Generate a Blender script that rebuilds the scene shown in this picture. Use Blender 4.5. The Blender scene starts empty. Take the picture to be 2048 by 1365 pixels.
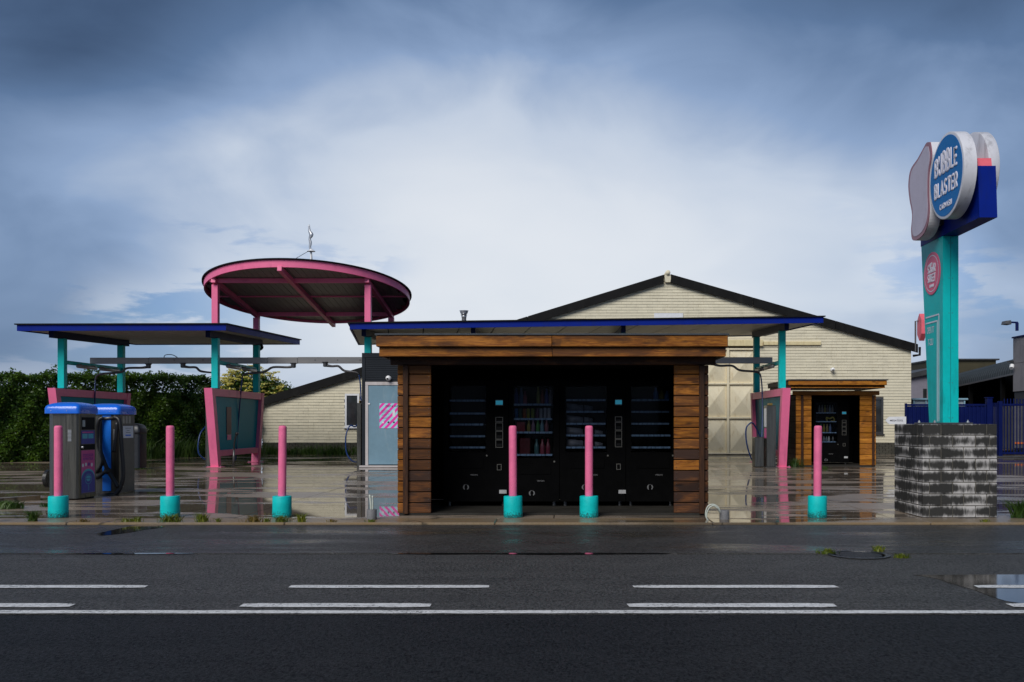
import bpy, bmesh, math, random
import numpy as np
from mathutils import Vector, Matrix
random.seed(7)
rng = np.random.default_rng(7)
R = math.radians
S = bpy.context.scene
COL = S.collection

# ------------------------------------------------------------------ camera
F, CX, CY, CH = 1900.0, 1130.0, 848.0, 1.27        # focal length in px of the 2048 px wide photo, vanishing point, eye height
cam_d = bpy.data.cameras.new('camera'); cam = bpy.data.objects.new('camera', cam_d); COL.objects.link(cam)
cam.location = (0, 0, CH); cam.rotation_euler = (R(90), 0, 0)
cam_d.sensor_width = 36; cam_d.lens = F * 36 / 2048
cam_d.shift_x = (1024 - CX) / 2048; cam_d.shift_y = (CY - 682.5) / 2048
cam_d.clip_start = 0.1; cam_d.clip_end = 2000
S.camera = cam

# ------------------------------------------------------------------ light
SUN_EL, SUN_AZ = 40, 205          # azimuth measured from +Y (view direction), clockwise: behind the camera, to the left
EXPOSURE = 0.98
SKY_OFF, GAP_OFF = (0.0, 0.0, 0.0), (0.0, 0.0, 0.0)
world = bpy.data.worlds.new('World'); S.world = world; world.use_nodes = True
sun_d = bpy.data.lights.new('sun', 'SUN'); sun = bpy.data.objects.new('sun', sun_d); COL.objects.link(sun)
sun_d.energy = 1.5; sun_d.angle = R(35); sun_d.color = (1.0, 0.97, 0.93)
sd = Vector((math.sin(R(SUN_AZ)) * math.cos(R(SUN_EL)), math.cos(R(SUN_AZ)) * math.cos(R(SUN_EL)), math.sin(R(SUN_EL))))
sun.rotation_euler = sd.to_track_quat('Z', 'Y').to_euler(); sun.location = sd * 60
S.view_settings.view_transform = 'Standard'; S.view_settings.look = 'None'
S.view_settings.exposure = EXPOSURE; S.view_settings.gamma = 1.0; S.view_settings.use_curve_mapping = False
S.cycles.max_bounces = 8; S.cycles.glossy_bounces = 5; S.cycles.transparent_max_bounces = 12
S.cycles.use_denoising = True
S.cycles.caustics_reflective = False; S.cycles.caustics_refractive = False


class NT:
    """small node-tree helper"""
    def __init__(self, tree):
        self.t = tree; tree.nodes.clear()
    def n(self, typ, **kw):
        nd = self.t.nodes.new(typ)
        for k, v in kw.items():
            if k == 'i':
                for a, b in v.items():
                    if hasattr(b, 'is_output') or isinstance(b, bpy.types.NodeSocket):
                        self.t.links.new(b, nd.inputs[a])
                    else:
                        nd.inputs[a].default_value = b
            else:
                setattr(nd, k, v)
        return nd
    def math(self, op, a, b=0.0, c=None, clamp=False):
        nd = self.n('ShaderNodeMath', operation=op, use_clamp=clamp)
        for i, v in enumerate((a, b, c)):
            if v is None: continue
            if isinstance(v, bpy.types.NodeSocket): self.t.links.new(v, nd.inputs[i])
            else: nd.inputs[i].default_value = v
        return nd.outputs[0]
    def mix(self, f, a, b, blend='MIX'):
        nd = self.n('ShaderNodeMix', data_type='RGBA', blend_type=blend)
        for k, v in ((0, f), (6, a), (7, b)):
            if isinstance(v, bpy.types.NodeSocket): self.t.links.new(v, nd.inputs[k])
            else: nd.inputs[k].default_value = v if k == 0 else tuple(v[:3]) + (1,)
        return nd.outputs[2]
    def ramp(self, f, stops, interp='LINEAR'):
        nd = self.n('ShaderNodeValToRGB'); cr = nd.color_ramp; cr.interpolation = interp
        while len(cr.elements) < len(stops): cr.elements.new(0.5)
        for e, (p, c) in zip(cr.elements, stops):
            e.position = p; e.color = (c, c, c, 1) if not hasattr(c, '__len__') else tuple(c[:3]) + (1,)
        self.t.links.new(f, nd.inputs[0])
        return nd.outputs[0]
    def noise(self, vec, scale, detail=4, rough=0.55, dist=0.0, out=0):
        nd = self.n('ShaderNodeTexNoise'); nd.inputs['Scale'].default_value = scale
        nd.inputs['Detail'].default_value = detail; nd.inputs['Roughness'].default_value = rough
        nd.inputs['Distortion'].default_value = dist
        if vec is not None: self.t.links.new(vec, nd.inputs['Vector'])
        return nd.outputs[out]
    def mapv(self, vec, scale=(1, 1, 1), loc=(0, 0, 0), rot=(0, 0, 0)):
        nd = self.n('ShaderNodeMapping'); nd.inputs['Scale'].default_value = scale
        nd.inputs['Location'].default_value = loc; nd.inputs['Rotation'].default_value = rot
        self.t.links.new(vec, nd.inputs['Vector'])
        return nd.outputs[0]
    def sep(self, v):
        nd = self.n('ShaderNodeSeparateXYZ'); self.t.links.new(v, nd.inputs[0]); return nd.outputs
    def smooth(self, v, lo, hi):
        nd = self.n('ShaderNodeMapRange', interpolation_type='SMOOTHSTEP')
        self.t.links.new(v, nd.inputs[0]); nd.inputs[1].default_value = lo; nd.inputs[2].default_value = hi
        return nd.outputs[0]


# ---- sky: Nishita daylight behind a heavy, uneven cloud deck
w = NT(world.node_tree)
tc = w.n('ShaderNodeTexCoord').outputs['Generated']
sky = w.n('ShaderNodeTexSky', sky_type='NISHITA', sun_disc=False)
sky.sun_elevation = R(SUN_EL); sky.sun_rotation = R(SUN_AZ); sky.air_density = 1.2; sky.dust_density = 1.0; sky.ozone_density = 1.6
x_, y_, z_ = w.sep(tc)
el = w.math('MAXIMUM', z_, 0.0)
# cloud-deck coordinates: flattened so that clouds stretch along the horizon
flat = w.n('ShaderNodeCombineXYZ', i={0: w.math('MULTIPLY', x_, 1.0), 1: w.math('MULTIPLY', y_, 1.0), 2: w.math('MULTIPLY', z_, 1.9)}).outputs[0]
n1 = w.noise(w.mapv(flat, loc=SKY_OFF), 1.9, 4, 0.45, 0.5)
n2 = w.noise(flat, 5.0, 6, 0.5, 0.5)
nn = w.math('ADD', w.math('MULTIPLY', w.math('SUBTRACT', n1, 0.5), 0.75), w.math('MULTIPLY', w.math('SUBTRACT', n2, 0.5), 0.42))
# thinner, brighter cloud low over the car wash, heavy cloud higher up and all around
lobe = w.n('ShaderNodeVectorMath', operation='DISTANCE', i={0: w.n('ShaderNodeVectorMath', operation='MULTIPLY', i={0: tc, 1: (1.0, 1.0, 1.35)}).outputs[0], 1: (-0.01, 0.985, 0.15 * 1.35)}).outputs[1]
lb = w.math('SUBTRACT', 1.0, w.smooth(lobe, 0.06, 0.56))
hor = w.math('SUBTRACT', 1.0, w.smooth(el, 0.02, 0.50))
t = w.math('ADD', w.math('ADD', w.math('MULTIPLY', lb, 0.52), w.math('MULTIPLY', hor, 0.39)), w.math('MULTIPLY', nn, 0.9))
cl = w.ramp(t, [(0.0, (0.022, 0.040, 0.080)), (0.22, (0.052, 0.088, 0.160)), (0.42, (0.130, 0.182, 0.280)), (0.60, (0.275, 0.311, 0.372)), (0.80, (0.352, 0.374, 0.410)), (1.0, (0.392, 0.406, 0.430))])
cl10 = w.n('ShaderNodeVectorMath', operation='SCALE', i={0: cl}); cl10.inputs['Scale'].default_value = 10.0
# gaps near the horizon where blue sky and white cumulus show
gap = w.math('MULTIPLY', w.smooth(w.noise(w.mapv(flat, loc=GAP_OFF), 2.4, 2, 0.4, 0.2), 0.52, 0.64), w.math('SUBTRACT', 1.0, w.smooth(el, 0.10, 0.26)))
puff = w.smooth(w.noise(w.mapv(flat, (1.0, 1.0, 2.2), (3.1, 0, 0.4)), 8.0, 7, 0.58, 0.2), 0.44, 0.54)
gapc = w.mix(puff, w.n('ShaderNodeVectorMath', operation='MULTIPLY', i={0: sky.outputs[0], 1: (0.22, 0.33, 0.55)}).outputs[0], (3.7, 3.95, 4.35))
col = w.mix(w.math('MULTIPLY', gap, 0.5), cl10.outputs[0], gapc)
col = w.mix(0.04, col, sky.outputs[0])
bg = w.n('ShaderNodeBackground', i={'Color': col, 'Strength': 0.1})
w.t.links.new(bg.outputs[0], w.n('ShaderNodeOutputWorld').inputs[0])

# ------------------------------------------------------------------ materials
MATS = {}
def newmat(name):
    m = bpy.data.materials.new(name); m.use_nodes = True
    return m, NT(m.node_tree)
def finish(m, t, bsdf):
    t.t.links.new(bsdf.outputs[0], t.n('ShaderNodeOutputMaterial').inputs[0]); MATS[m.name] = m; return m
def sc(c, k): return tuple(min(1, x * k) for x in c)

def pm(name, c, rough=0.5, metal=0.0, var=0.25, scale=3.0, bump=0.0, bscale=40.0, spec=0.5, stain=None, stretch=(1, 1, 1), coat=0.0, rvar=0.12, rnd=0.0):
    """painted / plain surface with uneven colour, gloss and relief"""
    if name in MATS: return MATS[name]
    m, t = newmat(name)
    pos = t.n('ShaderNodeNewGeometry').outputs['Position']
    v = t.mapv(pos, stretch)
    a = t.noise(v, scale, 6, 0.6, 0.2)
    b = t.noise(v, scale * 7.3, 4, 0.6)
    f = t.math('ADD', t.math('MULTIPLY', a, 0.65), t.math('MULTIPLY', b, 0.35))
    colr = t.mix(t.smooth(f, 0.3, 0.7), sc(c, 1 - var), sc(c, 1 + var * 0.7))
    if stain:
        sm = t.smooth(t.noise(t.mapv(pos, (1, 1, 0.28)), stain[2] if len(stain) > 2 else 5.0, 6, 0.68, 0.4), 0.52, 0.72)
        colr = t.mix(t.math('MULTIPLY', sm, stain[1]), colr, stain[0])
    if rnd:
        oi = t.n('ShaderNodeObjectInfo').outputs['Random']
        hs = t.n('ShaderNodeHueSaturation', i={'Color': colr, 'Value': t.math('ADD', 1 - rnd, t.math('MULTIPLY', oi, 2 * rnd))})
        colr = hs.outputs[0]
    rr = t.math('ADD', rough - rvar * 0.5, t.math('MULTIPLY', a, rvar), clamp=True)
    bs = t.n('ShaderNodeBsdfPrincipled', i={'Base Color': colr, 'Roughness': rr, 'Metallic': metal, 'Specular IOR Level': spec, 'Coat Weight': coat, 'Coat Roughness': 0.08})
    if bump:
        bn = t.n('ShaderNodeBump', i={'Height': t.noise(v, bscale, 5, 0.6), 'Strength': bump, 'Distance': 0.02})
        t.t.links.new(bn.outputs[0], bs.inputs['Normal'])
    return finish(m, t, bs)

PINK = pm('pink_paint', (0.84, 0.17, 0.33), 0.42, spec=0.3, var=0.07, scale=1.5, bump=0.05, bscale=25, stain=((0.45, 0.08, 0.17), 0.35, 3.0))
TEAL = pm('teal_paint', (0.0, 0.50, 0.49), 0.45, spec=0.25, var=0.10, scale=1.5, bump=0.06, bscale=30, stain=((0.005, 0.22, 0.22), 0.5, 5.0))
NAVY = pm('royal_blue_paint', (0.0008, 0.015, 0.215), 0.5, spec=0.12, var=0.10, scale=1.2, stain=((0.01, 0.02, 0.10), 0.3, 4.0))
NAVYD = pm('dark_blue_paint', (0.004, 0.008, 0.045), 0.5, spec=0.12, var=0.15, scale=2)
FENCEB = pm('fence_blue_paint', (0.001, 0.006, 0.070), 0.5, spec=0.15, var=0.15, scale=2, stain=((0.02, 0.03, 0.07), 0.3, 4.0))
SOFFIT = pm('soffit_panel', (0.46, 0.45, 0.40), 0.55, var=0.10, scale=0.8, stain=((0.25, 0.24, 0.20), 0.4, 2.0))
RSOFFIT = pm('round_soffit_sheet', (0.30, 0.29, 0.28), 0.5, var=0.12, scale=1.0)
BLACK = pm('black_trim', (0.008, 0.008, 0.009), 0.6, spec=0.12, var=0.3, scale=5)
ROOFK = pm('kiosk_roofing', (0.06, 0.065, 0.07), 0.22, var=0.25, scale=4, bump=0.1, bscale=30)
ROOFM = pm('metal_roof', (0.05, 0.052, 0.055), 0.5, spec=0.2, var=0.2, scale=2, bump=0.1, bscale=15)
FASCIA = pm('black_bargeboard', (0.009, 0.009, 0.009), 0.6, spec=0.12, var=0.35, scale=2.5, bump=0.12, bscale=20, stain=((0.03, 0.03, 0.027), 0.35, 3.0))
ALU = pm('grey_aluminium', (0.33, 0.32, 0.31), 0.42, metal=0.35, var=0.12, scale=2, stretch=(0.3, 1, 3))
STEEL = pm('brushed_stainless', (0.15, 0.142, 0.122), 0.30, metal=0.9, var=0.35, scale=3, stretch=(9, 9, 0.35), rvar=0.2)
STEELD = pm('dark_steel', (0.12, 0.12, 0.12), 0.42, metal=0.7, var=0.2, scale=4)
GALV = pm('galvanised_steel', (0.52, 0.53, 0.55), 0.35, metal=0.85, var=0.2, scale=8)
BOOM = pm('boom_steel', (0.10, 0.10, 0.105), 0.4, metal=0.5, var=0.2, scale=6)
RUBBER = pm('black_rubber', (0.010, 0.010, 0.011), 0.42, var=0.25, scale=20, bump=0.1, bscale=120)
HOSE = pm('blue_hose', (0.008, 0.035, 0.14), 0.35, var=0.2, scale=10)
CAPB = pm('blue_plastic_cap', (0.005, 0.14, 0.72), 0.28, var=0.07, scale=4, coat=0.3)
STRIPB = pm('blue_plastic_strip', (0.01, 0.17, 0.72), 0.32, var=0.08, scale=4)
CREAM = pm('cream_painted_brick', (0.74, 0.68, 0.51), 0.72, var=0.08, scale=2.5, bump=0.35, bscale=28, stain=((0.52, 0.47, 0.33), 0.4, 3.5), rnd=0.04)
MORTAR = pm('dark_joint', (0.13, 0.12, 0.10), 0.85, var=0.3, scale=6, bump=0.3, bscale=40)
DOORC = pm('cream_door_paint', (0.74, 0.66, 0.47), 0.5, var=0.08, scale=2, stain=((0.40, 0.27, 0.10), 0.45, 6.0))
RUSTC = pm('cream_rusty_steel', (0.68, 0.58, 0.33), 0.55, var=0.12, scale=3, stain=((0.30, 0.13, 0.03), 0.6, 5.0))
PLINTH = pm('dark_mossy_brick', (0.045, 0.042, 0.032), 0.8, var=0.4, scale=4, bump=0.5, bscale=25, stain=((0.035, 0.055, 0.012), 0.6, 3.0), rnd=0.3)
WHITE = pm('white_paint', (0.74, 0.75, 0.77), 0.4, var=0.06, scale=4, stain=((0.45, 0.45, 0.45), 0.25, 6.0))
WHITEG = pm('white_gloss', (0.80, 0.80, 0.80), 0.22, var=0.04, scale=8)
SIGNW = pm('sign_white_enamel', (0.66, 0.66, 0.70), 0.35, var=0.06, scale=3, stain=((0.18, 0.17, 0.17), 0.5, 6.0))
SIGNP = pm('sign_pale_acrylic', (0.72, 0.70, 0.78), 0.4, spec=0.3, var=0.05, scale=3, stain=((0.30, 0.27, 0.28), 0.35, 7.0))
SIGNB = pm('sign_blue_acrylic', (0.004, 0.16, 0.46), 0.5, spec=0.15, var=0.07, scale=3)
SIGNPK = pm('sign_pink_acrylic', (0.74, 0.14, 0.24), 0.45, spec=0.2, var=0.07, scale=3)
MAUVE = pm('mauve_border', (0.28, 0.10, 0.13), 0.35, var=0.1, scale=4)
REDPK = pm('faded_red_plastic', (0.80, 0.14, 0.18), 0.4, var=0.12, scale=3)
CLADD = pm('charcoal_cladding', (0.014, 0.018, 0.024), 0.5, spec=0.2, var=0.15, scale=2)
DOORG = pm('blue_grey_door', (0.16, 0.27, 0.34), 0.38, var=0.10, scale=1.5, stain=((0.30, 0.37, 0.40), 0.45, 4.0))
FRAMEC = pm('pale_door_frame', (0.50, 0.46, 0.45), 0.5, var=0.10, scale=3, stain=((0.25, 0.2, 0.16), 0.35, 6.0))
GBLD = pm('lilac_grey_wall', (0.20, 0.19, 0.23), 0.7, var=0.12, scale=1.2, bump=0.15, bscale=20)
GBLD2 = pm('grey_panel_wall', (0.22, 0.21, 0.22), 0.7, var=0.14, scale=1.0, bump=0.15, bscale=20, stain=((0.13, 0.12, 0.13), 0.4, 2.0))
OLIVE = pm('olive_brown_wall', (0.045, 0.038, 0.016), 0.7, var=0.25, scale=1.5)
VAULT = pm('dark_vault_sheet', (0.04, 0.048, 0.052), 0.55, spec=0.2, var=0.2, scale=1.0)
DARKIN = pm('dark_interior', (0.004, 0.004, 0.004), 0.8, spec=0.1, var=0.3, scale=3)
VEND = pm('vending_black', (0.003, 0.003, 0.0032), 0.6, var=0.3, scale=6, spec=0.03)
VENDIN = pm('vending_inside', (0.004, 0.004, 0.005), 0.6, var=0.3, scale=6, spec=0.2)
SHELFM = pm('shelf_metal', (0.03, 0.035, 0.045), 0.5, var=0.2, scale=8)
PRICE = pm('price_rail', (0.34, 0.50, 0.72), 0.4, var=0.5, scale=9, stretch=(3, 1, 1))
GREYLINE = pm('grey_bezel', (0.12, 0.115, 0.10), 0.45, var=0.15, scale=20)
CONC = pm('cast_concrete_grey', (0.16, 0.16, 0.165), 0.65, var=0.25, scale=9, bump=0.4, bscale=45)
CABLE = pm('pale_cable', (0.48, 0.52, 0.46), 0.4, var=0.15, scale=20)
PRINTD = pm('dark_print', (0.03, 0.025, 0.05), 0.5, var=0.1)
PRINTP = pm('purple_print', (0.12, 0.02, 0.30), 0.5, var=0.1)
PANELB = pm('deep_blue_print', (0.008, 0.02, 0.32), 0.32, var=0.08, scale=4)
PANELP = pm('magenta_print', (0.62, 0.05, 0.28), 0.32, var=0.08, scale=4)
PANELT = pm('cyan_print', (0.03, 0.42, 0.55), 0.32, var=0.08, scale=4)
BARK = pm('bark', (0.07, 0.055, 0.04), 0.85, var=0.35, scale=12, bump=0.5, bscale=40)
DRAIN = pm('cast_iron', (0.022, 0.022, 0.022), 0.35, metal=0.3, var=0.4, scale=12, bump=0.3, bscale=60)
LTBLUE = pm('pale_blue_frame', (0.22, 0.36, 0.44), 0.4, var=0.15, scale=3)

def mat_wood(name, along, c1, c2, c3, dark=0.5):
    if name in MATS: return MATS[name]
    m, t = newmat(name)
    oi = t.n('ShaderNodeObjectInfo').outputs['Random']
    pos = t.n('ShaderNodeNewGeometry').outputs['Position']
    off = t.n('ShaderNodeCombineXYZ', i={0: t.math('MULTIPLY', oi, 37.0), 1: t.math('MULTIPLY', oi, 11.0), 2: t.math('MULTIPLY', oi, 23.0)}).outputs[0]
    v = t.n('ShaderNodeVectorMath', operation='ADD', i={0: pos, 1: off}).outputs[0]
    st = {'x': (1.1, 17, 17), 'y': (17, 1.1, 17), 'z': (17, 17, 1.1)}[along]
    lo = {'x': (1.3, 5, 5), 'y': (5, 1.3, 5), 'z': (5, 5, 1.3)}[along]
    g = t.noise(t.mapv(v, st), 1.6, 6, 0.66, 2.6)
    g2 = t.noise(t.mapv(v, st), 5.0, 4, 0.6, 0.5)
    big = t.noise(t.mapv(v, lo), 0.9, 5, 0.6, 0.8)
    # knots
    vo = t.n('ShaderNodeTexVoronoi', feature='F1'); vo.inputs['Scale'].default_value = 1.0
    t.t.links.new(t.mapv(v, {'x': (2.2, 5, 6.5), 'y': (5, 2.2, 6.5), 'z': (6, 5, 2.2)}[along]), vo.inputs['Vector'])
    knot = t.math('SUBTRACT', 1.0, t.smooth(vo.outputs['Distance'], 0.05, 0.20))
    grain = t.math('ADD', t.math('MULTIPLY', g, 0.7), t.math('MULTIPLY', g2, 0.3))
    cc = t.mix(t.smooth(grain, 0.40, 0.60), c2, c1)
    cc = t.mix(t.math('MULTIPLY', t.smooth(t.math('ADD', big, t.math('MULTIPLY', oi, 0.22)), 0.50, 0.70), dark), cc, c3)
    cc = t.mix(t.math('MULTIPLY', knot, 0.75), cc, sc(c3, 0.5))
    cc = t.mix(t.math('MULTIPLY', t.smooth(g2, 0.58, 0.72), 0.5), cc, sc(c3, 0.7))
    hs = t.n('ShaderNodeHueSaturation', i={'Color': cc, 'Value': t.math('ADD', 0.66, t.math('MULTIPLY', oi, 0.75)), 'Saturation': t.math('ADD', 0.9, t.math('MULTIPLY', big, 0.2))})
    bn = t.n('ShaderNodeBump', i={'Height': t.math('ADD', grain, t.math('MULTIPLY', knot, -0.3)), 'Strength': 0.35, 'Distance': 0.012})
    bs = t.n('ShaderNodeBsdfPrincipled', i={'Base Color': hs.outputs[0], 'Roughness': t.math('ADD', 0.42, t.math('MULTIPLY', g2, 0.2)), 'Normal': bn.outputs[0], 'Specular IOR Level': 0.2})
    return finish(m, t, bs)
WOODX = mat_wood('stained_wood_x', 'x', (0.40, 0.148, 0.015), (0.19, 0.058, 0.007), (0.055, 0.024, 0.012), 0.80)
WOODXD = mat_wood('weathered_wood_x', 'x', (0.150, 0.055, 0.015), (0.065, 0.026, 0.010), (0.030, 0.017, 0.013), 0.9)
WOODXL = mat_wood('bright_wood_x', 'x', (0.50, 0.200, 0.014), (0.30, 0.095, 0.008), (0.11, 0.042, 0.012), 0.6)
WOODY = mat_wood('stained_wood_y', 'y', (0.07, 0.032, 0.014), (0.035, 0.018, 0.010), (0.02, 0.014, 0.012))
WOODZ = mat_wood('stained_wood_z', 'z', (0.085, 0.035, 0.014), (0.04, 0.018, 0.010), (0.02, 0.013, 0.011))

def mat_asphalt(name, c, rough, wet, wscale=0.7, bumps=0.5, rmin=0.16, spec=0.42):
    m, t = newmat(name)
    pos = t.n('ShaderNodeNewGeometry').outputs['Position']
    # aggregate: coarse stones, gravel clusters and larger worn patches
    agg = t.noise(t.mapv(pos, (1, 0.60, 1)), 64, 4, 0.75)
    agg2 = t.noise(t.mapv(pos, (1, 0.50, 1)), 34, 5, 0.8)
    fine = t.noise(pos, 150, 3, 0.6)
    mid = t.noise(t.mapv(pos, (0.7, 1.0, 1)), 3.2, 6, 0.68, 0.4)
    big = t.noise(t.mapv(pos, (0.5, 1.3, 1)), wscale, 5, 0.62, 0.5)
    streak = t.noise(t.mapv(pos, (0.09, 2.2, 1)), 1.0, 5, 0.6, 0.3)
    wm = t.smooth(t.math('ADD', t.math('MULTIPLY', big, 0.62), t.math('MULTIPLY', streak, 0.38)), 0.62 - wet * 0.3, 0.74 - wet * 0.2)
    g = t.math('ADD', t.math('MULTIPLY', agg, 0.5), t.math('MULTIPLY', agg2, 0.5))
    stone = t.mix(t.smooth(g, 0.38, 0.64), sc(c, 0.2), sc(c, 2.1))
    stone = t.mix(t.math('MULTIPLY', t.smooth(agg, 0.66, 0.74), 0.8), stone, sc(c, 4.5))
    stone = t.mix(t.math('MULTIPLY', t.smooth(mid, 0.40, 0.68), 0.45), stone, sc(c, 1.6))
    stone = t.mix(t.math('MULTIPLY', t.smooth(streak, 0.45, 0.75), 0.5), stone, sc(c, 0.55))
    stone = t.mix(t.math('MULTIPLY', wm, 0.4), stone, sc(c, 0.4))
    rg = t.math('ADD', t.math('MULTIPLY', t.math('SUBTRACT', 1.0, wm), rough - rmin), rmin)
    h = t.math('ADD', t.math('MULTIPLY', fine, 0.3), t.math('MULTIPLY', g, 1.6))
    bn = t.n('ShaderNodeBump', i={'Height': h, 'Strength': t.math('MULTIPLY', t.math('SUBTRACT', 1.0, t.math('MULTIPLY', wm, 0.7)), bumps), 'Distance': 0.02})
    bs = t.n('ShaderNodeBsdfPrincipled', i={'Base Color': stone, 'Roughness': rg, 'Normal': bn.outputs[0], 'Specular IOR Level': t.math('ADD', 0.05, t.math('MULTIPLY', t.smooth(g, 0.34, 0.66), t.math('ADD', spec * 0.65, t.math('MULTIPLY', mid, spec * 0.6))))})
    return finish(m, t, bs)
ASPH_N = mat_asphalt('asphalt_new_lane', (0.014, 0.014, 0.0145), 0.62, 0.05, bumps=0.9, spec=0.30)
ASPH_M = mat_asphalt('asphalt_middle', (0.062, 0.060, 0.056), 0.56, 0.14, bumps=1.0, spec=0.5)
ASPH_S = mat_asphalt('asphalt_shoulder', (0.044, 0.042, 0.038), 0.44, 0.50, 0.9, 0.8, 0.12, 0.5)

def mat_concrete_wet(name, c, tan=None, dry=0.5):
    m, t = newmat(name)
    pos = t.n('ShaderNodeNewGeometry').outputs['Position']
    oi = t.n('ShaderNodeObjectInfo').outputs['Random']
    big = t.noise(t.mapv(pos, (0.20, 0.50, 1), rot=(0, 0, 0.10)), 1.0, 5, 0.58, 0.7)
    med = t.noise(t.mapv(pos, (0.26, 1.05, 1), rot=(0, 0, -0.06)), 1.15, 5, 0.55, 0.8)
    fin = t.noise(pos, 30, 5, 0.65)
    crack = t.n('ShaderNodeTexVoronoi', feature='DISTANCE_TO_EDGE'); crack.inputs['Scale'].default_value = 0.28
    t.t.links.new(t.n('ShaderNodeVectorMath', operation='ADD', i={0: pos, 1: t.n('ShaderNodeVectorMath', operation='SCALE', i={0: t.noise(pos, 1.3, 4, 0.6, 0, 1)}).outputs[0]}).outputs[0], crack.inputs['Vector'])
    ck = t.math('SUBTRACT', 1.0, t.smooth(crack.outputs['Distance'], 0.0, 0.012))
    mask = t.math('ADD', t.math('MULTIPLY', big, 0.55), t.math('MULTIPLY', med, 0.45))
    drym = t.smooth(mask, 0.545 - dry * 0.10, 0.60 - dry * 0.10)           # where the slab stands proud of the water
    cc = t.mix(t.smooth(fin, 0.3, 0.7), sc(c, 0.8), sc(c, 1.2))
    if tan: cc = t.mix(t.smooth(t.noise(pos, 0.9, 5, 0.6), 0.35, 0.65), cc, tan)
    wetc = t.mix(0.55, cc, sc(c, 0.25))
    cc = t.mix(drym, wetc, cc)
    cc = t.mix(t.math('MULTIPLY', ck, 0.7), cc, (0.012, 0.012, 0.010))
    rg = t.math('ADD', 0.020, t.math('MULTIPLY', drym, t.math('ADD', 0.16, t.math('MULTIPLY', fin, 0.26))))
    bn = t.n('ShaderNodeBump', i={'Height': t.math('ADD', fin, t.math('MULTIPLY', ck, -0.5)), 'Strength': t.math('ADD', 0.004, t.math('MULTIPLY', drym, 0.20)), 'Distance': 0.008})
    bs = t.n('ShaderNodeBsdfPrincipled', i={'Base Color': cc, 'Roughness': rg, 'Normal': bn.outputs[0], 'IOR': 1.36, 'Specular IOR Level': 0.5})
    return finish(m, t, bs)
FORE = mat_concrete_wet('wet_concrete', (0.245, 0.195, 0.148))
EDGE = mat_concrete_wet('edge_concrete', (0.20, 0.16, 0.115), (0.22, 0.15, 0.075), 1.25)
KFLOOR = pm('kiosk_floor_concrete', (0.030, 0.028, 0.024), 0.55, spec=0.2, var=0.3, scale=3, bump=0.2, bscale=40)
WATER = pm('puddle_water', (0.012, 0.012, 0.012), 0.07, var=0.2, scale=2, rvar=0.02)
GROUND = pm('far_ground', (0.05, 0.055, 0.04), 0.8, var=0.3, scale=0.6, bump=0.3, bscale=8)

def mat_marking():
    m, t = newmat('road_marking_paint')
    pos = t.n('ShaderNodeNewGeometry').outputs['Position']
    wr = t.smooth(t.math('ADD', t.math('MULTIPLY', t.noise(pos, 40, 5, 0.7), 0.6), t.math('MULTIPLY', t.noise(t.mapv(pos, (1.2, 6, 1)), 2.0, 4, 0.6), 0.4)), 0.52, 0.60)
    gr_ = t.noise(pos, 26, 5, 0.75)
    cc = t.mix(t.smooth(gr_, 0.35, 0.65), (0.50, 0.50, 0.49), (0.74, 0.74, 0.73))
    cc = t.mix(t.math('MULTIPLY', wr, 0.85), cc, (0.06, 0.06, 0.06))
    bs = t.n('ShaderNodeBsdfPrincipled', i={'Base Color': cc, 'Roughness': 0.5})
    return finish(m, t, bs)
MARK = mat_marking()

def mat_block():
    m, t = newmat('stained_concrete_block')
    oi = t.n('ShaderNodeObjectInfo').outputs['Random']
    pos = t.n('ShaderNodeNewGeometry').outputs['Position']
    fine = t.noise(pos, 70, 5, 0.7)
    sp = t.sep(pos)
    # lime bloom that hangs from the joints: fades with the height inside each course
    gen = t.sep(t.n('ShaderNodeTexCoord').outputs['Generated'])
    ez = t.math('MULTIPLY', t.math('ABSOLUTE', t.math('SUBTRACT', gen[2], 0.5)), 2.0)        # 1 at the bed joints
    ez = t.math('POWER', ez, 1.8)
    str_ = t.noise(t.mapv(pos, (1, 1, 0.30)), 17, 6, 0.7, 0.4)
    patch = t.noise(pos, 2.1, 3, 0.55, 0.3)
    lowz = t.smooth(sp[2], 1.28, 0.95)
    k = t.math('ADD', t.math('ADD', t.math('MULTIPLY', ez, 0.34), t.math('MULTIPLY', str_, 0.80)), t.math('ADD', t.math('ADD', t.math('MULTIPLY', patch, 0.95), t.math('MULTIPLY', oi, 0.16)), t.math('MULTIPLY', lowz, 0.12)))
    bloom = t.smooth(k, 1.09, 1.46)
    base = t.mix(fine, (0.014, 0.014, 0.013), (0.040, 0.039, 0.036))
    base = t.mix(t.math('MULTIPLY', oi, 0.35), base, (0.055, 0.052, 0.048))
    cc = t.mix(t.math('MULTIPLY', bloom, 0.92), base, (0.52, 0.50, 0.48))
    moss = t.smooth(t.noise(pos, 6, 5, 0.7), 0.60, 0.72)
    cc = t.mix(t.math('MULTIPLY', t.math('MULTIPLY', moss, t.smooth(sp[2], 0.8, 0.1)), 0.35), cc, (0.10, 0.085, 0.02))
    bn = t.n('ShaderNodeBump', i={'Height': t.noise(pos, 55, 6, 0.75), 'Strength': 0.6, 'Distance': 0.01})
    bs = t.n('ShaderNodeBsdfPrincipled', i={'Base Color': cc, 'Roughness': 0.8, 'Normal': bn.outputs[0], 'Specular IOR Level': 0.3})
    return finish(m, t, bs)
BLOCK = mat_block()

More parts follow.
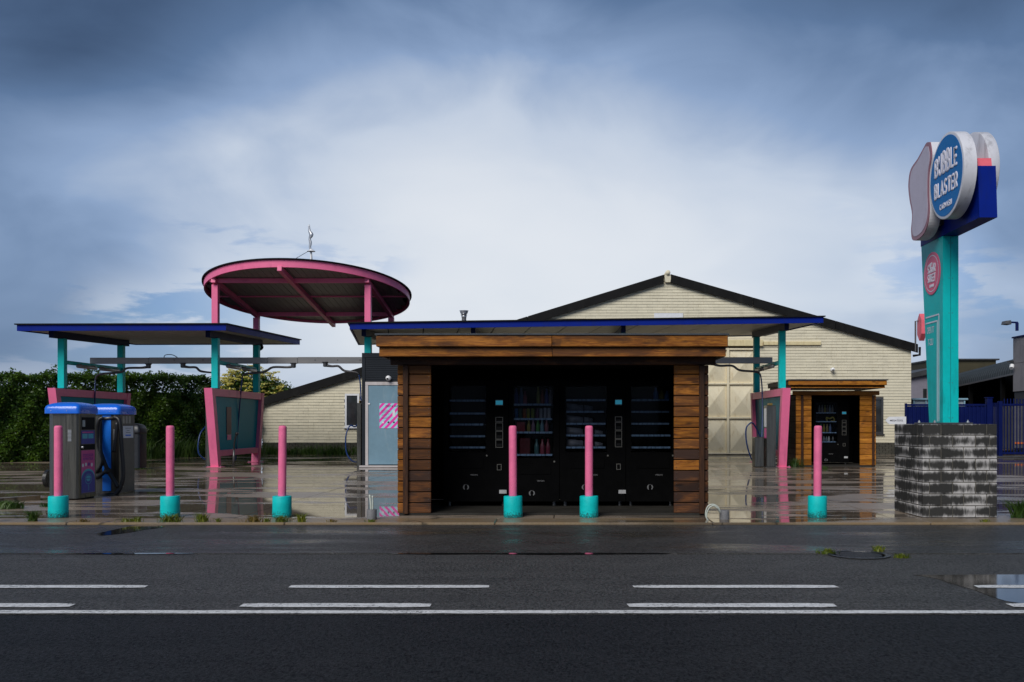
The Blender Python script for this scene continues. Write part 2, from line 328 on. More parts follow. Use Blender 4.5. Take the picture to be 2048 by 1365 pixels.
def mat_glass(name, tint, alpha, rough=0.05, body=0.22, spec=0.5):
    """coloured pane: part see-through, part reflecting"""
    m, t = newmat(name)
    tr = t.n('ShaderNodeBsdfTransparent', i={'Color': tuple(tint) + (1,)})
    gl = t.n('ShaderNodeBsdfPrincipled', i={'Base Color': tuple(x * body for x in tint) + (1,), 'Roughness': rough, 'IOR': 1.5, 'Specular IOR Level': spec})
    mx = t.n('ShaderNodeMixShader', i={0: alpha, 1: tr.outputs[0], 2: gl.outputs[0]})
    return finish(m, t, mx)
GLASST = mat_glass('teal_film_glass', (0.004, 0.40, 0.53), 0.75, 0.30, 0.85, 0.05)
GLASSR = mat_glass('pale_film_glass', (0.10, 0.46, 0.58), 0.55, 0.30, 0.45, 0.06)
GLASSC = mat_glass('clear_pane', (0.74, 0.76, 0.78), 0.07, 0.02, 0.0)
GLASSW = pm('dark_window_glass', (0.03, 0.033, 0.035), 0.06, var=0.4, scale=3, rvar=0.03)

def mat_leaf(name, c, c2, trans=0.25):
    m, t = newmat(name)
    pos = t.n('ShaderNodeNewGeometry').outputs['Position']
    ri = t.n('ShaderNodeNewGeometry').outputs['Random Per Island']
    cc = t.mix(ri, c, c2)
    cc = t.mix(t.smooth(t.noise(pos, 1.3, 3, 0.6), 0.35, 0.7), sc(c, 0.7), cc)
    bs = t.n('ShaderNodeBsdfPrincipled', i={'Base Color': cc, 'Roughness': 0.42, 'Specular IOR Level': 0.35})
    tl = t.n('ShaderNodeBsdfTranslucent', i={'Color': t.mix(0.5, cc, c2)})
    mx = t.n('ShaderNodeMixShader', i={0: trans, 1: bs.outputs[0], 2: tl.outputs[0]})
    return finish(m, t, mx)
LEAF = mat_leaf('ivy_leaf', (0.040, 0.100, 0.008), (0.14, 0.24, 0.022))
LEAFS = mat_leaf('elder_leaf', (0.045, 0.10, 0.012), (0.11, 0.19, 0.025))
FLOWER = mat_leaf('elder_flower', (0.62, 0.56, 0.12), (0.80, 0.72, 0.25))
GRASSM = mat_leaf('weed_blade', (0.10, 0.15, 0.012), (0.26, 0.25, 0.03))
GRASSG = mat_leaf('grass_blade', (0.035, 0.085, 0.012), (0.10, 0.16, 0.03))
WEEDB = mat_leaf('brown_weed', (0.16, 0.10, 0.02), (0.24, 0.20, 0.03))

def mat_bollard(name, c, top):
    m, t = newmat(name)
    pos = t.n('ShaderNodeNewGeometry').outputs['Position']
    z = t.sep(pos)[2]
    a = t.noise(pos, 5, 5, 0.6); f = t.noise(pos, 60, 5, 0.7)
    cc = t.mix(t.smooth(a, 0.3, 0.7), sc(c, 0.86), sc(c, 1.05))
    speck = t.smooth(t.math('ADD', f, t.math('MULTIPLY', t.smooth(z, top, 0.0), 0.22)), 0.60, 0.72)      # mould specks, splashed up from the paving
    cc = t.mix(t.math('MULTIPLY', speck, 0.8), cc, (0.012, 0.02, 0.018))
    scuff = t.smooth(t.noise(t.mapv(pos, (1, 1, 3.5)), 14, 4, 0.7), 0.66, 0.72)
    cc = t.mix(t.math('MULTIPLY', scuff, 0.30), cc, sc(c, 0.5))
    bn = t.n('ShaderNodeBump', i={'Height': t.noise(pos, 45, 5, 0.6), 'Strength': 0.25, 'Distance': 0.015})
    bs = t.n('ShaderNodeBsdfPrincipled', i={'Base Color': cc, 'Roughness': t.math('ADD', 0.38, t.math('MULTIPLY', a, 0.2)), 'Normal': bn.outputs[0], 'Specular IOR Level': 0.3})
    return finish(m, t, bs)
TEALB = mat_bollard('teal_rough_paint', (0.0, 0.54, 0.53), 0.14)
PINKB = mat_bollard('pink_bollard_paint', (0.84, 0.17, 0.33), 0.05)

def mat_poster():
    m, t = newmat('striped_poster_print')
    tc = t.n('ShaderNodeTexCoord').outputs['Object']
    o = t.sep(tc)
    s = t.math('FRACT', t.math('MULTIPLY', t.math('SUBTRACT', t.math('MULTIPLY', o[0], 1.0), t.math('MULTIPLY', o[2], 0.95)), 5.4))
    k = t.smooth(t.math('ABSOLUTE', t.math('SUBTRACT', s, 0.5)), 0.22, 0.25)
    cc = t.mix(k, (0.36, 0.68, 0.74), (0.80, 0.035, 0.38))
    bs = t.n('ShaderNodeBsdfPrincipled', i={'Base Color': cc, 'Roughness': 0.4})
    return finish(m, t, bs)
POSTER = mat_poster()

def mat_screen(name, c, e):
    m, t = newmat(name)
    bs = t.n('ShaderNodeBsdfPrincipled', i={'Base Color': tuple(c) + (1,), 'Roughness': 0.3, 'Emission Color': tuple(c) + (1,), 'Emission Strength': e})
    return finish(m, t, bs)
SCREEN = mat_screen('lit_display', (0.02, 0.24, 0.36), 0.22)

# ------------------------------------------------------------------ mesh helpers
WL = {}                                   # world position of each object's origin
def at(x, y, Y):                          # a spot in the photo at depth Y, in metres
    return Vector(((x - CX) / F * Y, Y, CH - (y - CY) / F * Y))
def tagp(o, label=None, cat=None, group=None, kind=None):
    for k, v in (('label', label), ('category', cat), ('group', group), ('kind', kind)):
        if v: o[k] = v
    return o
def thing(name, label, cat, loc=(0, 0, 0), group=None, kind=None):
    o = bpy.data.objects.new(name, None); COL.objects.link(o); o.empty_display_size = 0.2
    o.location = loc; WL[o] = Vector(loc)
    return tagp(o, label, cat, group, kind)

class MB:
    def __init__(self): self.v = []; self.f = []
    def add(self, vs, fs):
        b = len(self.v); self.v += [tuple(p) for p in vs]; self.f += [tuple(b + i for i in q) for q in fs]; return self
    def box(self, x0, x1, y0, y1, z0, z1):
        if x0 > x1: x0, x1 = x1, x0
        if y0 > y1: y0, y1 = y1, y0
        if z0 > z1: z0, z1 = z1, z0
        return self.add([(x0, y0, z0), (x1, y0, z0), (x1, y1, z0), (x0, y1, z0), (x0, y0, z1), (x1, y0, z1), (x1, y1, z1), (x0, y1, z1)],
                        [(0, 3, 2, 1), (4, 5, 6, 7), (0, 1, 5, 4), (1, 2, 6, 5), (2, 3, 7, 6), (3, 0, 4, 7)])
    def cbox(self, x0, x1, y0, y1, z0, z1, c=0.006):
        """box with chamfered edges"""
        if x0 > x1: x0, x1 = x1, x0
        if y0 > y1: y0, y1 = y1, y0
        if z0 > z1: z0, z1 = z1, z0
        c = min(c, (x1 - x0) * .3, (y1 - y0) * .3, (z1 - z0) * .3)
        bm = bmesh.new()
        vs = []
        for sx in (0, 1):
            for sy in (0, 1):
                for sz in (0, 1):
                    X, Y, Z = (x0, x1)[sx], (y0, y1)[sy], (z0, z1)[sz]
                    dx, dy, dz = (c, -c)[sx], (c, -c)[sy], (c, -c)[sz]
                    vs += [(X, Y + dy, Z + dz), (X + dx, Y, Z + dz), (X + dx, Y + dy, Z)]
        bv = [bm.verts.new(p) for p in vs]
        r = bmesh.ops.convex_hull(bm, input=bv)
        bmesh.ops.dissolve_limit(bm, angle_limit=0.01, verts=bm.verts, edges=bm.edges)
        bm.verts.index_update()
        self.add([v.co[:] for v in bm.verts], [[v.index for v in f.verts] for f in bm.faces]); bm.free(); return self
    def hexa(self, p):
        """8 corners: bottom ring 0-3, top ring 4-7 (counter-clockwise from above)"""
        return self.add(p, [(0, 3, 2, 1), (4, 5, 6, 7), (0, 1, 5, 4), (1, 2, 6, 5), (2, 3, 7, 6), (3, 0, 4, 7)])
    def bar(self, a, b, w, h, up=(0, 0, 1)):
        a, b = Vector(a), Vector(b); d = (b - a).normalized(); up = Vector(up)
        r = d.cross(up)
        if r.length < 1e-4: r = d.cross(Vector((1, 0, 0)))
        r.normalize(); u = r.cross(d)
        P = []
        for q in (a, b):
            P += [q - r * w / 2 - u * h / 2, q + r * w / 2 - u * h / 2, q + r * w / 2 + u * h / 2, q - r * w / 2 + u * h / 2]
        return self.add(P, [(3, 2, 1, 0), (4, 5, 6, 7), (0, 1, 5, 4), (1, 2, 6, 5), (2, 3, 7, 6), (3, 0, 4, 7)])
    def tube(self, pts, r, n=10, caps=True, smooth_sub=0, flat=None):
        pts = [Vector(p) for p in pts]
        rs = r if hasattr(r, '__len__') else None
        if smooth_sub:
            if rs: rs = list(np.interp(np.linspace(0, 1, (len(pts) - 1) * smooth_sub + 1), np.linspace(0, 1, len(pts)), rs))
            pts = catmull(pts, smooth_sub)
        b = len(self.v); m = len(pts); N = None
        for i, p in enumerate(pts):
            d = (pts[min(i + 1, m - 1)] - pts[max(i - 1, 0)]).normalized()
            if N is None:
                N = d.orthogonal().normalized()
            N = (N - d * N.dot(d)).normalized(); B = d.cross(N)
            rr = rs[i] if rs else r
            for k in range(n):
                a = 2 * math.pi * k / n
                q = p + (N * math.cos(a) + B * math.sin(a)) * rr
                if flat is not None:                # squash towards the plane through p
                    ax, amount = flat
                    q[ax] = p[ax] + (q[ax] - p[ax]) * amount
                self.v.append(tuple(q))
        for i in range(m - 1):
            for k in range(n):
                k2 = (k + 1) % n
                self.f.append((b + i * n + k, b + i * n + k2, b + (i + 1) * n + k2, b + (i + 1) * n + k))
        if caps:
            self.f.append(tuple(b + k for k in reversed(range(n)))); self.f.append(tuple(b + (m - 1) * n + k for k in range(n)))
        return self
    def lathe(self, prof, c=(0, 0, 0), n=24, axis='z'):
        b = len(self.v)
        for r, h in prof:
            for k in range(n):
                a = 2 * math.pi * k / n; u, v = r * math.cos(a), r * math.sin(a)
                p = {'z': (u, v, h), 'x': (h, u, v), 'y': (v, h, u)}[axis]
                self.v.append((c[0] + p[0], c[1] + p[1], c[2] + p[2]))
        for i in range(len(prof) - 1):
            for k in range(n):
                k2 = (k + 1) % n
                self.f.append((b + i * n + k, b + i * n + k2, b + (i + 1) * n + k2, b + (i + 1) * n + k))
        self.f.append(tuple(b + k for k in reversed(range(n)))); self.f.append(tuple(b + (len(prof) - 1) * n + k for k in range(n)))
        return self
    def prism(self, poly, axis, a, b):
        """polygon of (u, v) pairs swept along an axis from a to b; x: (y,z)  y: (x,z)  z: (x,y)"""
        def P(u, v, h): return {'x': (h, u, v), 'y': (u, h, v), 'z': (u, v, h)}[axis]
        n = len(poly); base = len(self.v)
        self.v += [P(u, v, a) for u, v in poly] + [P(u, v, b) for u, v in poly]
        self.f.append(tuple(base + i for i in range(n))); self.f.append(tuple(base + n + i for i in reversed(range(n))))
        for i in range(n):
            j = (i + 1) % n; self.f.append((base + i, base + n + i, base + n + j, base + j))
        return self

def catmull(p, sub):
    out = []
    for i in range(len(p) - 1):
        p0, p1, p2, p3 = p[max(i - 1, 0)], p[i], p[i + 1], p[min(i + 2, len(p) - 1)]
        for k in range(sub):
            t = k / sub
            out.append(0.5 * ((2 * p1) + (p2 - p0) * t + (2 * p0 - 5 * p1 + 4 * p2 - p3) * t * t + (3 * p1 - p0 - 3 * p2 + p3) * t ** 3))
    out.append(p[-1]); return out

def build(name, mb, mat, parent=None, smooth=False, fix=True, autosmooth=None, **tg):
    V = np.array(mb.v, dtype=np.float64); c = (V.min(0) + V.max(0)) / 2
    if parent is None: c[2] = V[:, 2].min()
    me = bpy.data.meshes.new(name); me.from_pydata((V - c).tolist(), [], mb.f)
    if fix:
        bm = bmesh.new(); bm.from_mesh(me); bmesh.ops.recalc_face_normals(bm, faces=bm.faces); bm.to_mesh(me); bm.free()
    me.materials.append(mat)
    if smooth or autosmooth:
        me.polygons.foreach_set('use_smooth', [True] * len(me.polygons))
        if autosmooth: me.set_sharp_from_angle(angle=R(autosmooth))
    me.update()
    o = bpy.data.objects.new(name, me); COL.objects.link(o)
    cv = Vector(c); WL[o] = cv
    if parent is not None: o.parent = parent; o.location = cv - WL[parent]
    else: o.location = cv
    return tagp(o, **tg)

def dup(o, world, parent=None, rot=None, scale=None, **tg):
    """copy of one object sharing its mesh, at a world position"""
    c = o.copy(); COL.objects.link(c); world = Vector(world); WL[c] = world
    c.parent = parent; c.location = world - (WL[parent] if parent is not None else Vector((0, 0, 0)))
    if rot is not None: c.rotation_euler = rot
    if scale is not None: c.scale = scale
    for k in ('label', 'category', 'group'):
        if k in c and k not in tg and tg.get('clear', True): pass
    tg.pop('clear', None)
    return tagp(c, **tg)
def copy_tree(o, world, **tg):
    c = dup(o, world, **tg)
    for ch in list(o.children):
        d = dup(ch, WL[ch] - WL[o] + WL[c], c)
        for g in list(ch.children): dup(g, WL[g] - WL[ch] + WL[d], d)
    return c

def text(name, body, mat, parent, place, height, width=None, bold=0.0, **tg):
    """flat lettering; place(u, v) -> world point, u to the right, v up, centred on 0"""
    cu = bpy.data.curves.new('t', 'FONT'); cu.body = body; cu.offset = bold; cu.align_x = 'CENTER'; cu.align_y = 'CENTER'; cu.size = 1.0
    ob = bpy.data.objects.new('t', cu); COL.objects.link(ob)
    me = bpy.data.meshes.new_from_object(ob.evaluated_get(bpy.context.evaluated_depsgraph_get()))
    bpy.data.objects.remove(ob); bpy.data.curves.remove(cu)
    V = np.array([v.co[:2] for v in me.vertices]); mn, mx = V.min(0), V.max(0); V = V - (mn + mx) / 2
    kv = height / (mx[1] - mn[1]); ku = kv if width is None else width / (mx[0] - mn[0])
    mb = MB(); mb.add([place(u * ku, v * kv) for u, v in V], [p.vertices[:] for p in me.polygons])
    bpy.data.meshes.remove(me)
    return build(name, mb, mat, parent, fix=False, **tg)

# puffy stroke lettering for the round signs
def arc(cx, cy, rx, ry, a0, a1, n=8):
    return [(cx + rx * math.cos(R(a0 + (a1 - a0) * i / n)), cy + ry * math.sin(R(a0 + (a1 - a0) * i / n))) for i in range(n + 1)]
STROKES = {
    'B': [[(0, 0), (0, 1)], [(0, 1)] + arc(0.35, 0.76, 0.35, 0.24, 90, -90) + [(0, 0.52)], [(0, 0.5)] + arc(0.4, 0.25, 0.4, 0.25, 90, -90) + [(0, 0)]],
    'U': [[(0, 1), (0, 0.3)] + arc(0.38, 0.3, 0.38, 0.3, 180, 360) + [(0.76, 1)]],
    'L': [[(0, 1), (0, 0), (0.6, 0)]],
    'E': [[(0.65, 1), (0, 1), (0, 0), (0.65, 0)], [(0, 0.5), (0.55, 0.5)]],
    'A': [[(0, 0), (0.4, 1), (0.8, 0)], [(0.16, 0.32), (0.64, 0.32)]],
    'S': [arc(0.36, 0.75, 0.36, 0.25, 35, 270) + arc(0.36, 0.25, 0.36, 0.25, 90, -145)],
    'T': [[(0, 1), (0.8, 1)], [(0.4, 1), (0.4, 0)]],
    'R': [[(0, 0), (0, 1)] + arc(0.4, 0.74, 0.36, 0.26, 90, -90) + [(0, 0.48)], [(0.35, 0.46), (0.76, 0)]],
    'C': [arc(0.42, 0.5, 0.42, 0.5, 45, 315)],
    'W': [[(0, 1), (0.25, 0), (0.5, 0.8), (0.75, 0), (1.0, 1)]],
    'H': [[(0, 0), (0, 1)], [(0.75, 0), (0.75, 1)], [(0, 0.5), (0.75, 0.5)]],
    'G': [arc(0.42, 0.5, 0.42, 0.5, 45, 330) + [(0.84, 0.48), (0.5, 0.48)]],
    'N': [[(0, 0), (0, 1), (0.7, 0), (0.7, 1)]],
    'K': [[(0, 0), (0, 1)], [(0.65, 1), (0.05, 0.45), (0.7, 0)]],
}
SW = {'W': 1.0, 'A': 0.8, 'T': 0.8, 'C': 0.8, 'G': 0.84, 'L': 0.6, 'E': 0.65}
def puffy(name, body, mat, parent, place, width, height, r, bulge=0.0, gap=0.34, flat=(0, 0.25)):
    adv = [SW.get(ch, 0.76) + gap for ch in body]; tot = sum(adv) - gap
    mb = MB(); x = 0
    for ch, ad in zip(body, adv):
        for st in STROKES[ch]:
            pts = []
            for (px, py) in st:
                u = ((x + px) / tot - 0.5) * width
                k = 1 - (2 * u / width) ** 2                       # taller towards the middle of the word
                v = (py - 0.5 + (py if bulge > 0 else py - 1) * bulge * k) * height if bulge else (py - 0.5) * height
                pts.append(place(u, v))
            P = [Vector(p) for p in pts]
            # rounded ends
            d0 = (P[0] - P[1]).normalized(); d1 = (P[-1] - P[-2]).normalized()
            P = [P[0] + d0 * r * 0.5] + P + [P[-1] + d1 * r * 0.5]
            mb.tube(P, [r * 0.6] + [r] * (len(P) - 2) + [r * 0.6], 8, True, 0, flat)
        x += ad
    return build(name, mb, mat, parent, smooth=True)

# ================================================================== ground, road, forecourt
build('ground', MB().box(-350, 350, -60, 700, -0.30, -0.10), GROUND, kind='structure')
XL, XR = -60, 60
build('road', MB().box(XL, XR, -12, 6.47, -0.12, -0.030), ASPH_N, kind='structure')
build('road_middle', MB().box(XL, XR, 6.475, 8.19, -0.12, -0.028), ASPH_M, kind='structure')
build('road_lane', MB().box(XL, XR, 8.205, 9.46, -0.12, -0.030), ASPH_M, kind='structure')
build('road_shoulder', MB().box(XL, XR, 9.50, 12.185, -0.12, -0.026), ASPH_S, kind='structure')
build('gutter', MB().box(XL, XR, 9.455, 9.505, -0.12, -0.050), pm('gutter_dirt', (0.012, 0.011, 0.009), 0.5, var=0.5, scale=4, spec=0.2), kind='structure')
def strip(name, x0, x1, y, wdt, worn=0.0, z=-0.022):
    """painted line with slightly ragged ends and edges"""
    n = max(6, int((x1 - x0) / 0.12)); mb = MB(); top = []; bot = []
    for i in range(n + 1):
        x = x0 + (x1 - x0) * i / n
        k = 1.0
        if i == 0 or i == n: k = 0.72
        top.append((x + random.uniform(-.01, .01), y + wdt / 2 * k + random.uniform(-.006, .006), z))
        bot.append((x + random.uniform(-.01, .01), y - wdt / 2 * k + random.uniform(-.006, .006), z))
    vs = bot + top; fs = [(i, i + 1, n + 2 + i, n + 1 + i) for i in range(n)]
    mb.add(vs, fs); return build(name, mb, MARK, kind='structure')
for a, b in ((-6.6, -3.33), (-2.19, -0.60), (0.54, 2.16), (3.27, 6.5)): strip('lane_marking', a, b, 7.55, 0.13)
for a, b in ((-6.6, -3.50), (-2.31, -0.96), (0.45, 1.92), (3.17, 6.5)): strip('edge_marking', a, b, 6.77, 0.145)
strip('solid_line', -30, 30, 6.53, 0.105)

def puddle(pts, z, name='puddle'):
    P = catmull([Vector((x, y, z)) for x, y in pts + pts[:1]], 6)[:-1]
    mb = MB(); mb.add(P, [tuple(range(len(P)))])
    o = build(name, mb, WATER, kind='structure', fix=False)
    return o
puddle([(2.98, 8.15), (3.10, 7.95), (3.13, 7.7), (3.19, 7.4), (3.20, 7.1), (3.27, 6.88), (3.6, 6.74), (4.6, 6.69), (9.0, 6.70), (9.0, 8.16), (5.5, 8.17)], -0.0245)
puddle([(-1.75, 9.47), (-1.3, 9.42), (-0.7, 9.44), (-0.2, 9.40), (0.45, 9.43), (0.95, 9.45), (0.98, 9.50), (0.2, 9.53), (-0.8, 9.51), (-1.5, 9.52)], -0.0235)
puddle([(-5.1, 9.48), (-4.7, 9.44), (-4.2, 9.43), (-3.95, 9.46), (-3.7, 9.49), (-4.1, 9.52), (-4.7, 9.51)], -0.0232)
puddle([(-5.52, 11.2), (-5.36, 11.0), (-5.2, 11.25), (-5.12, 11.6), (-5.02, 11.95), (-5.2, 12.12), (-5.45, 12.1), (-5.5, 11.7)], -0.0225)
puddle([(5.9, 10.4), (6.5, 9.9), (8.5, 9.8), (8.5, 11.9), (6.4, 11.95)], -0.0225)

fore = build('forecourt', MB().box(-45, 45, 12.19, 80, -0.12, -0.035), MORTAR, kind='structure')
xs = [-45, -30, -24, -18.6, -13.4, -8.9, -4.45, -0.15, 4.4, 9.2, 14.2, 20, 30, 45]
ys = [12.765, 14.72, 18.9, 23.6, 28.5, 33.6, 39.0, 50, 80]
for i in range(len(xs) - 1):
    for j in range(len(ys) - 1):
        g = 0.007
        o = build('concrete_slab', MB().box(xs[i] + g, xs[i + 1] - g, ys[j] + g, ys[j + 1] - g, -0.1, 0.0), FORE, fore)
        if ys[j] < 34: o.rotation_euler = (random.uniform(-.0007, .0007), random.uniform(-.0007, .0007), 0)
xe = [-45, -20, -12, -9.2, -6.4, -3.6, -0.9, 1.9, 4.7, 7.5, 10.5, 20, 45]
for i in range(len(xe) - 1):
    build('edge_slab', MB().cbox(xe[i] + .004, xe[i + 1] - .004, 12.19, 12.758, -0.11, 0.002, 0.012), EDGE, fore)
# slightly raised kerb at the far left with soil behind it
kb = build('kerb', MB().hexa([(-10.6, 12.9, -.02), (-10.45, 12.9, -.02), (-8.75, 15.85, -.02), (-8.9, 15.95, -.02), (-10.6, 12.9, .075), (-10.45, 12.9, .075), (-8.75, 15.85, .07), (-8.9, 15.95, .07)]), EDGE, kind='structure')

# storm drain in the gutter
dr = thing('storm_drain', 'sunken round iron drain cover in the road gutter with weeds at its edge', 'drain', (5.5 * 0.47, 9.3, -0.03))
c = (2.9, 9.38)
build('rim', MB().lathe([(0.30, -0.028), (0.30, -0.018), (0.255, -0.018), (0.25, -0.028)], (c[0], c[1], 0), 40), DRAIN, dr)
build('cover', MB().lathe([(0.248, -0.060), (0.248, -0.036), (0.0, -0.034)], (c[0], c[1], 0), 40), DRAIN, dr)
for k in range(-4, 5):
    w_ = math.sqrt(max(0, 0.22 ** 2 - (k * 0.05) ** 2))
    build('grate_bar', MB().box(c[0] - w_, c[0] + w_, c[1] + k * 0.05 - 0.012, c[1] + k * 0.05 + 0.012, -0.034, -0.022), DRAIN, dr)

# ================================================================== brick building
YW = 38.9
AP = at(1335, 552, YW); RE = at(1822, 690, YW); LE = at(525, 800, YW)
apx, apz, rex, lex = AP.x, AP.z, RE.x, LE.x
def roofz(x):
    return LE.z + (x - lex) / (apx - lex) * (apz - LE.z) if x < apx else apz + (x - apx) / (rex - apx) * (RE.z - apz)
bb = thing('brick_building', 'long low cream painted brick building with black edged gable behind the car wash', 'building', (apx, YW, 0))
PLZ = 0.50
gz = 0.03
build('wall_core', MB().prism([(lex, 0.0), (rex, 0.0), (rex, roofz(rex) - gz), (apx, apz - gz), (lex, roofz(lex) - gz)], 'y', YW + 0.015, YW + 22), MORTAR, bb)
# openings in front of which no brick is laid
DX0, DX1, DZ0, DZ1 = at(1335, 0, YW).x, at(1513, 0, YW).x, 0.02, at(0, 697, YW).z
holes = [(DX0 - .05, DX1 + .05, 0, DZ1 + .04)]
W1 = (at(690, 0, YW).x, at(719, 0, YW).x, at(0, 855, YW).z, at(0, 788, YW).z)
W2 = (at(1733, 0, YW).x, at(1766, 0, YW).x, at(0, 868, YW).z, at(0, 796, YW).z)
holes += [(a, b, c_, d) for a, b, c_, d in (W1, W2)]
BH, BL, GH, GV = 0.118, 0.42, 0.014, 0.003
bm_one = MB().cbox(0, BL - GV, 0, 0.03, 0, BH - GH, 0.004)
big = MB(); n_ind = 0; proto = None
rows = int((apz - PLZ) / BH) + 1
for r in range(rows):
    z0 = PLZ + r * BH; x = lex - (BL / 2 if r % 2 else 0) + random.uniform(-.02, .02)
    while x < rex - 0.02:
        x1 = x + BL - GV; a0, a1 = max(x, lex), min(x1, rex)
        if a1 - a0 > 0.05:
            zt = z0 + BH - GH
            lim = min(roofz(a0), roofz(a1)) - 0.02
            segs = [(a0, a1)]
            for (h0, h1, hz0, hz1) in holes:
                if zt > hz0 and z0 < hz1:
                    ns = []
                    for (s0, s1) in segs:
                        if s1 <= h0 or s0 >= h1: ns.append((s0, s1)); continue
                        if s0 < h0: ns.append((s0, h0))
                        if s1 > h1: ns.append((h1, s1))
                    segs = ns
            for (s0, s1) in segs:
                if s1 - s0 < 0.04 or z0 > lim - 0.03: continue
                ztt = min(zt, lim); dy = random.uniform(-.003, .003); dz = random.uniform(-.0018, .0018)
                full = abs(s1 - s0 - (BL - GV)) < 1e-4 and ztt == zt
                px = CX + F * s0 / YW; py = CY - F * (z0 - CH) / YW
                vis = (1590 < px < 1815 and 655 < py < 755) or (1100 < px < 1560 and py < 632) or (540 < px < 688 and py > 790)
                if full and vis and n_ind < 300 and random.random() < 0.62:
                    w0 = Vector(((s0 + s1) / 2, YW + dy, (z0 + zt) / 2 + dz))
                    if proto is None:
                        mm = MB().cbox(w0.x - (BL - GV) / 2, w0.x + (BL - GV) / 2, w0.y - .015, w0.y + .015, w0.z - (BH - GH) / 2, w0.z + (BH - GH) / 2, 0.004)
                        proto = build('brick', mm, CREAM, bb)
                    else:
                        dup(proto, w0, bb, rot=(0, random.uniform(-.003, .003), random.uniform(-.006, .006)))
                    n_ind += 1
                else:
                    big.box(s0, s1, YW - .015 + dy, YW + .015 + dy, z0 + dz, ztt + dz)
        x += BL
build('brickwork', big, CREAM, bb, kind='stuff', label='cream painted bricks of the gable wall')
# plinth of dark mossy bricks
plb = MB()
for r in range(6):
    x = lex - (0.12 if r % 2 else 0)
    while x < rex:
        a0, a1 = max(x, lex), min(x + 0.24, rex)
        if not (a1 > DX0 - .1 and a0 < DX1 + .1) and a1 - a0 > .02:
            plb.box(a0, a1 - .008, YW - .06 + random.uniform(-.006, .006), YW + .02, r * 0.083, r * 0.083 + 0.076)
        x += 0.25
build('plinth', plb, PLINTH, bb, kind='stuff', label='dark mossy brick plinth along the wall foot')
# roof planes and bargeboards
def slab_xz(x0, z0, x1, z1, th, y0, y1):
    return MB().hexa([(x0, y0, z0), (x1, y0, z1), (x1, y1, z1), (x0, y1, z0), (x0, y0, z0 + th), (x1, y0, z1 + th), (x1, y1, z1 + th), (x0, y1, z0 + th)])
ov = 0.25
sl = (apz - LE.z) / (apx - lex); sr = (apz - RE.z) / (rex - apx)
rf1 = build('roof', slab_xz(lex - ov, LE.z - sl * ov, apx - .02, apz, 0.06, YW - .08, YW + 22.3), ROOFM, bb)
rf2 = build('roof', slab_xz(apx + .02, apz, rex + ov, RE.z - sr * ov, 0.06, YW - .08, YW + 22.3), ROOFM, bb)
def barge(x0, z0, x1, z1):
    n = 3
    for i in range(n):
        a, b = i / n, (i + 1) / n - 0.002
        X0, X1 = x0 + (x1 - x0) * a, x0 + (x1 - x0) * b; Z0, Z1 = z0 + (z1 - z0) * a, z0 + (z1 - z0) * b
        h = -0.27 - 0.012 * (i % 2)
        build('bargeboard', MB().hexa([(X0, YW - .16, Z0 + h), (X1, YW - .16, Z1 + h), (X1, YW - .085, Z1 + h), (X0, YW - .085, Z0 + h),
                                       (X0, YW - .16, Z0 + .075), (X1, YW - .16, Z1 + .075), (X1, YW - .085, Z1 + .075), (X0, YW - .085, Z0 + .075)]), FASCIA, bb)
barge(lex - ov, LE.z - sl * ov, apx - .14, apz - sl * .14)
barge(apx + .12, apz - sr * .12, rex + ov, RE.z - sr * ov)
build('ridge_tile', MB().tube([(apx, YW - .2, apz + .10), (apx, YW + 22, apz + .10)], 0.10, 14), CREAM, bb, smooth=True)
build('ridge_block', MB().prism([(apx - .10, apz - .28), (apx + .10, apz - .28), (apx + .14, apz - .02), (apx + .06, apz + .05), (apx - .06, apz + .05), (apx - .14, apz - .02)], 'y', YW - .15, YW + .02), CREAM, bb)
# gutter bracket and downpipe at the right eave
build('downpipe', MB().tube([(rex + .32, YW - .1, RE.z - .10), (rex + .32, YW - .1, RE.z - .42), (rex + .05, YW - .1, RE.z - .46)], 0.05, 10), BLACK, bb, smooth=True)
# sliding-door track / lintel
build('lintel', MB().cbox(at(1330, 0, YW).x, at(1525, 0, YW).x, YW - .16, YW - .02, at(0, 693, YW).z, at(0, 681, YW).z, .01), RUSTC, bb)
build('door_track', MB().cbox(at(1526, 0, YW).x, at(1641, 0, YW).x, YW - .10, YW - .02, at(0, 691, YW).z, at(0, 684, YW).z, .01), RUSTC, bb)
# big sheet doors with folded diamond panels
gd = build('door', MB().box(DX0, DX1, YW - .015, YW + .01, 0.02, DZ1), MORTAR, bb)
def pyramid(mb, x0, x1, z0, z1, y, d):
    cx_, cz_ = (x0 + x1) / 2, (z0 + z1) / 2
    mb.add([(x0, y, z0), (x1, y, z0), (x1, y, z1), (x0, y, z1), (cx_, y - d, cz_)], [(0, 1, 4), (1, 2, 4), (2, 3, 4), (3, 0, 4)])
lx = [DX0 + .04, at(1376, 0, YW).x, at(1415, 0, YW).x, at(1456, 0, YW).x, DX1 - .03]
lx = [DX1 - .06 - (at(1509, 0, YW).x - at(1459, 0, YW).x + .10) * k for k in range(4, -1, -1)]
lz = [0.06, at(0, 836, YW).z, at(0, 768, YW).z, DZ1 - .04]
for i in range(len(lx) - 1):
    for j in range(3):
        mb = MB(); pyramid(mb, lx[i] + .05, lx[i + 1] - .05, lz[j] + .03, lz[j + 1] - .03, YW - .02, 0.13)
        build('door_panel', mb, DOORC, gd, fix=False)
    for j in range(4):
        build('door_rail', MB().cbox(lx[i] + .055, lx[i + 1] - .055, YW - .115, YW - .018, lz[j] - .035, lz[j] + .032, .006), DOORC, gd)
for i in range(len(lx)):
    build('door_stile', MB().cbox(lx[i] - .05, lx[i] + .05, YW - .125, YW - .018, 0.03, DZ1 - .002, .006), DOORC, gd)
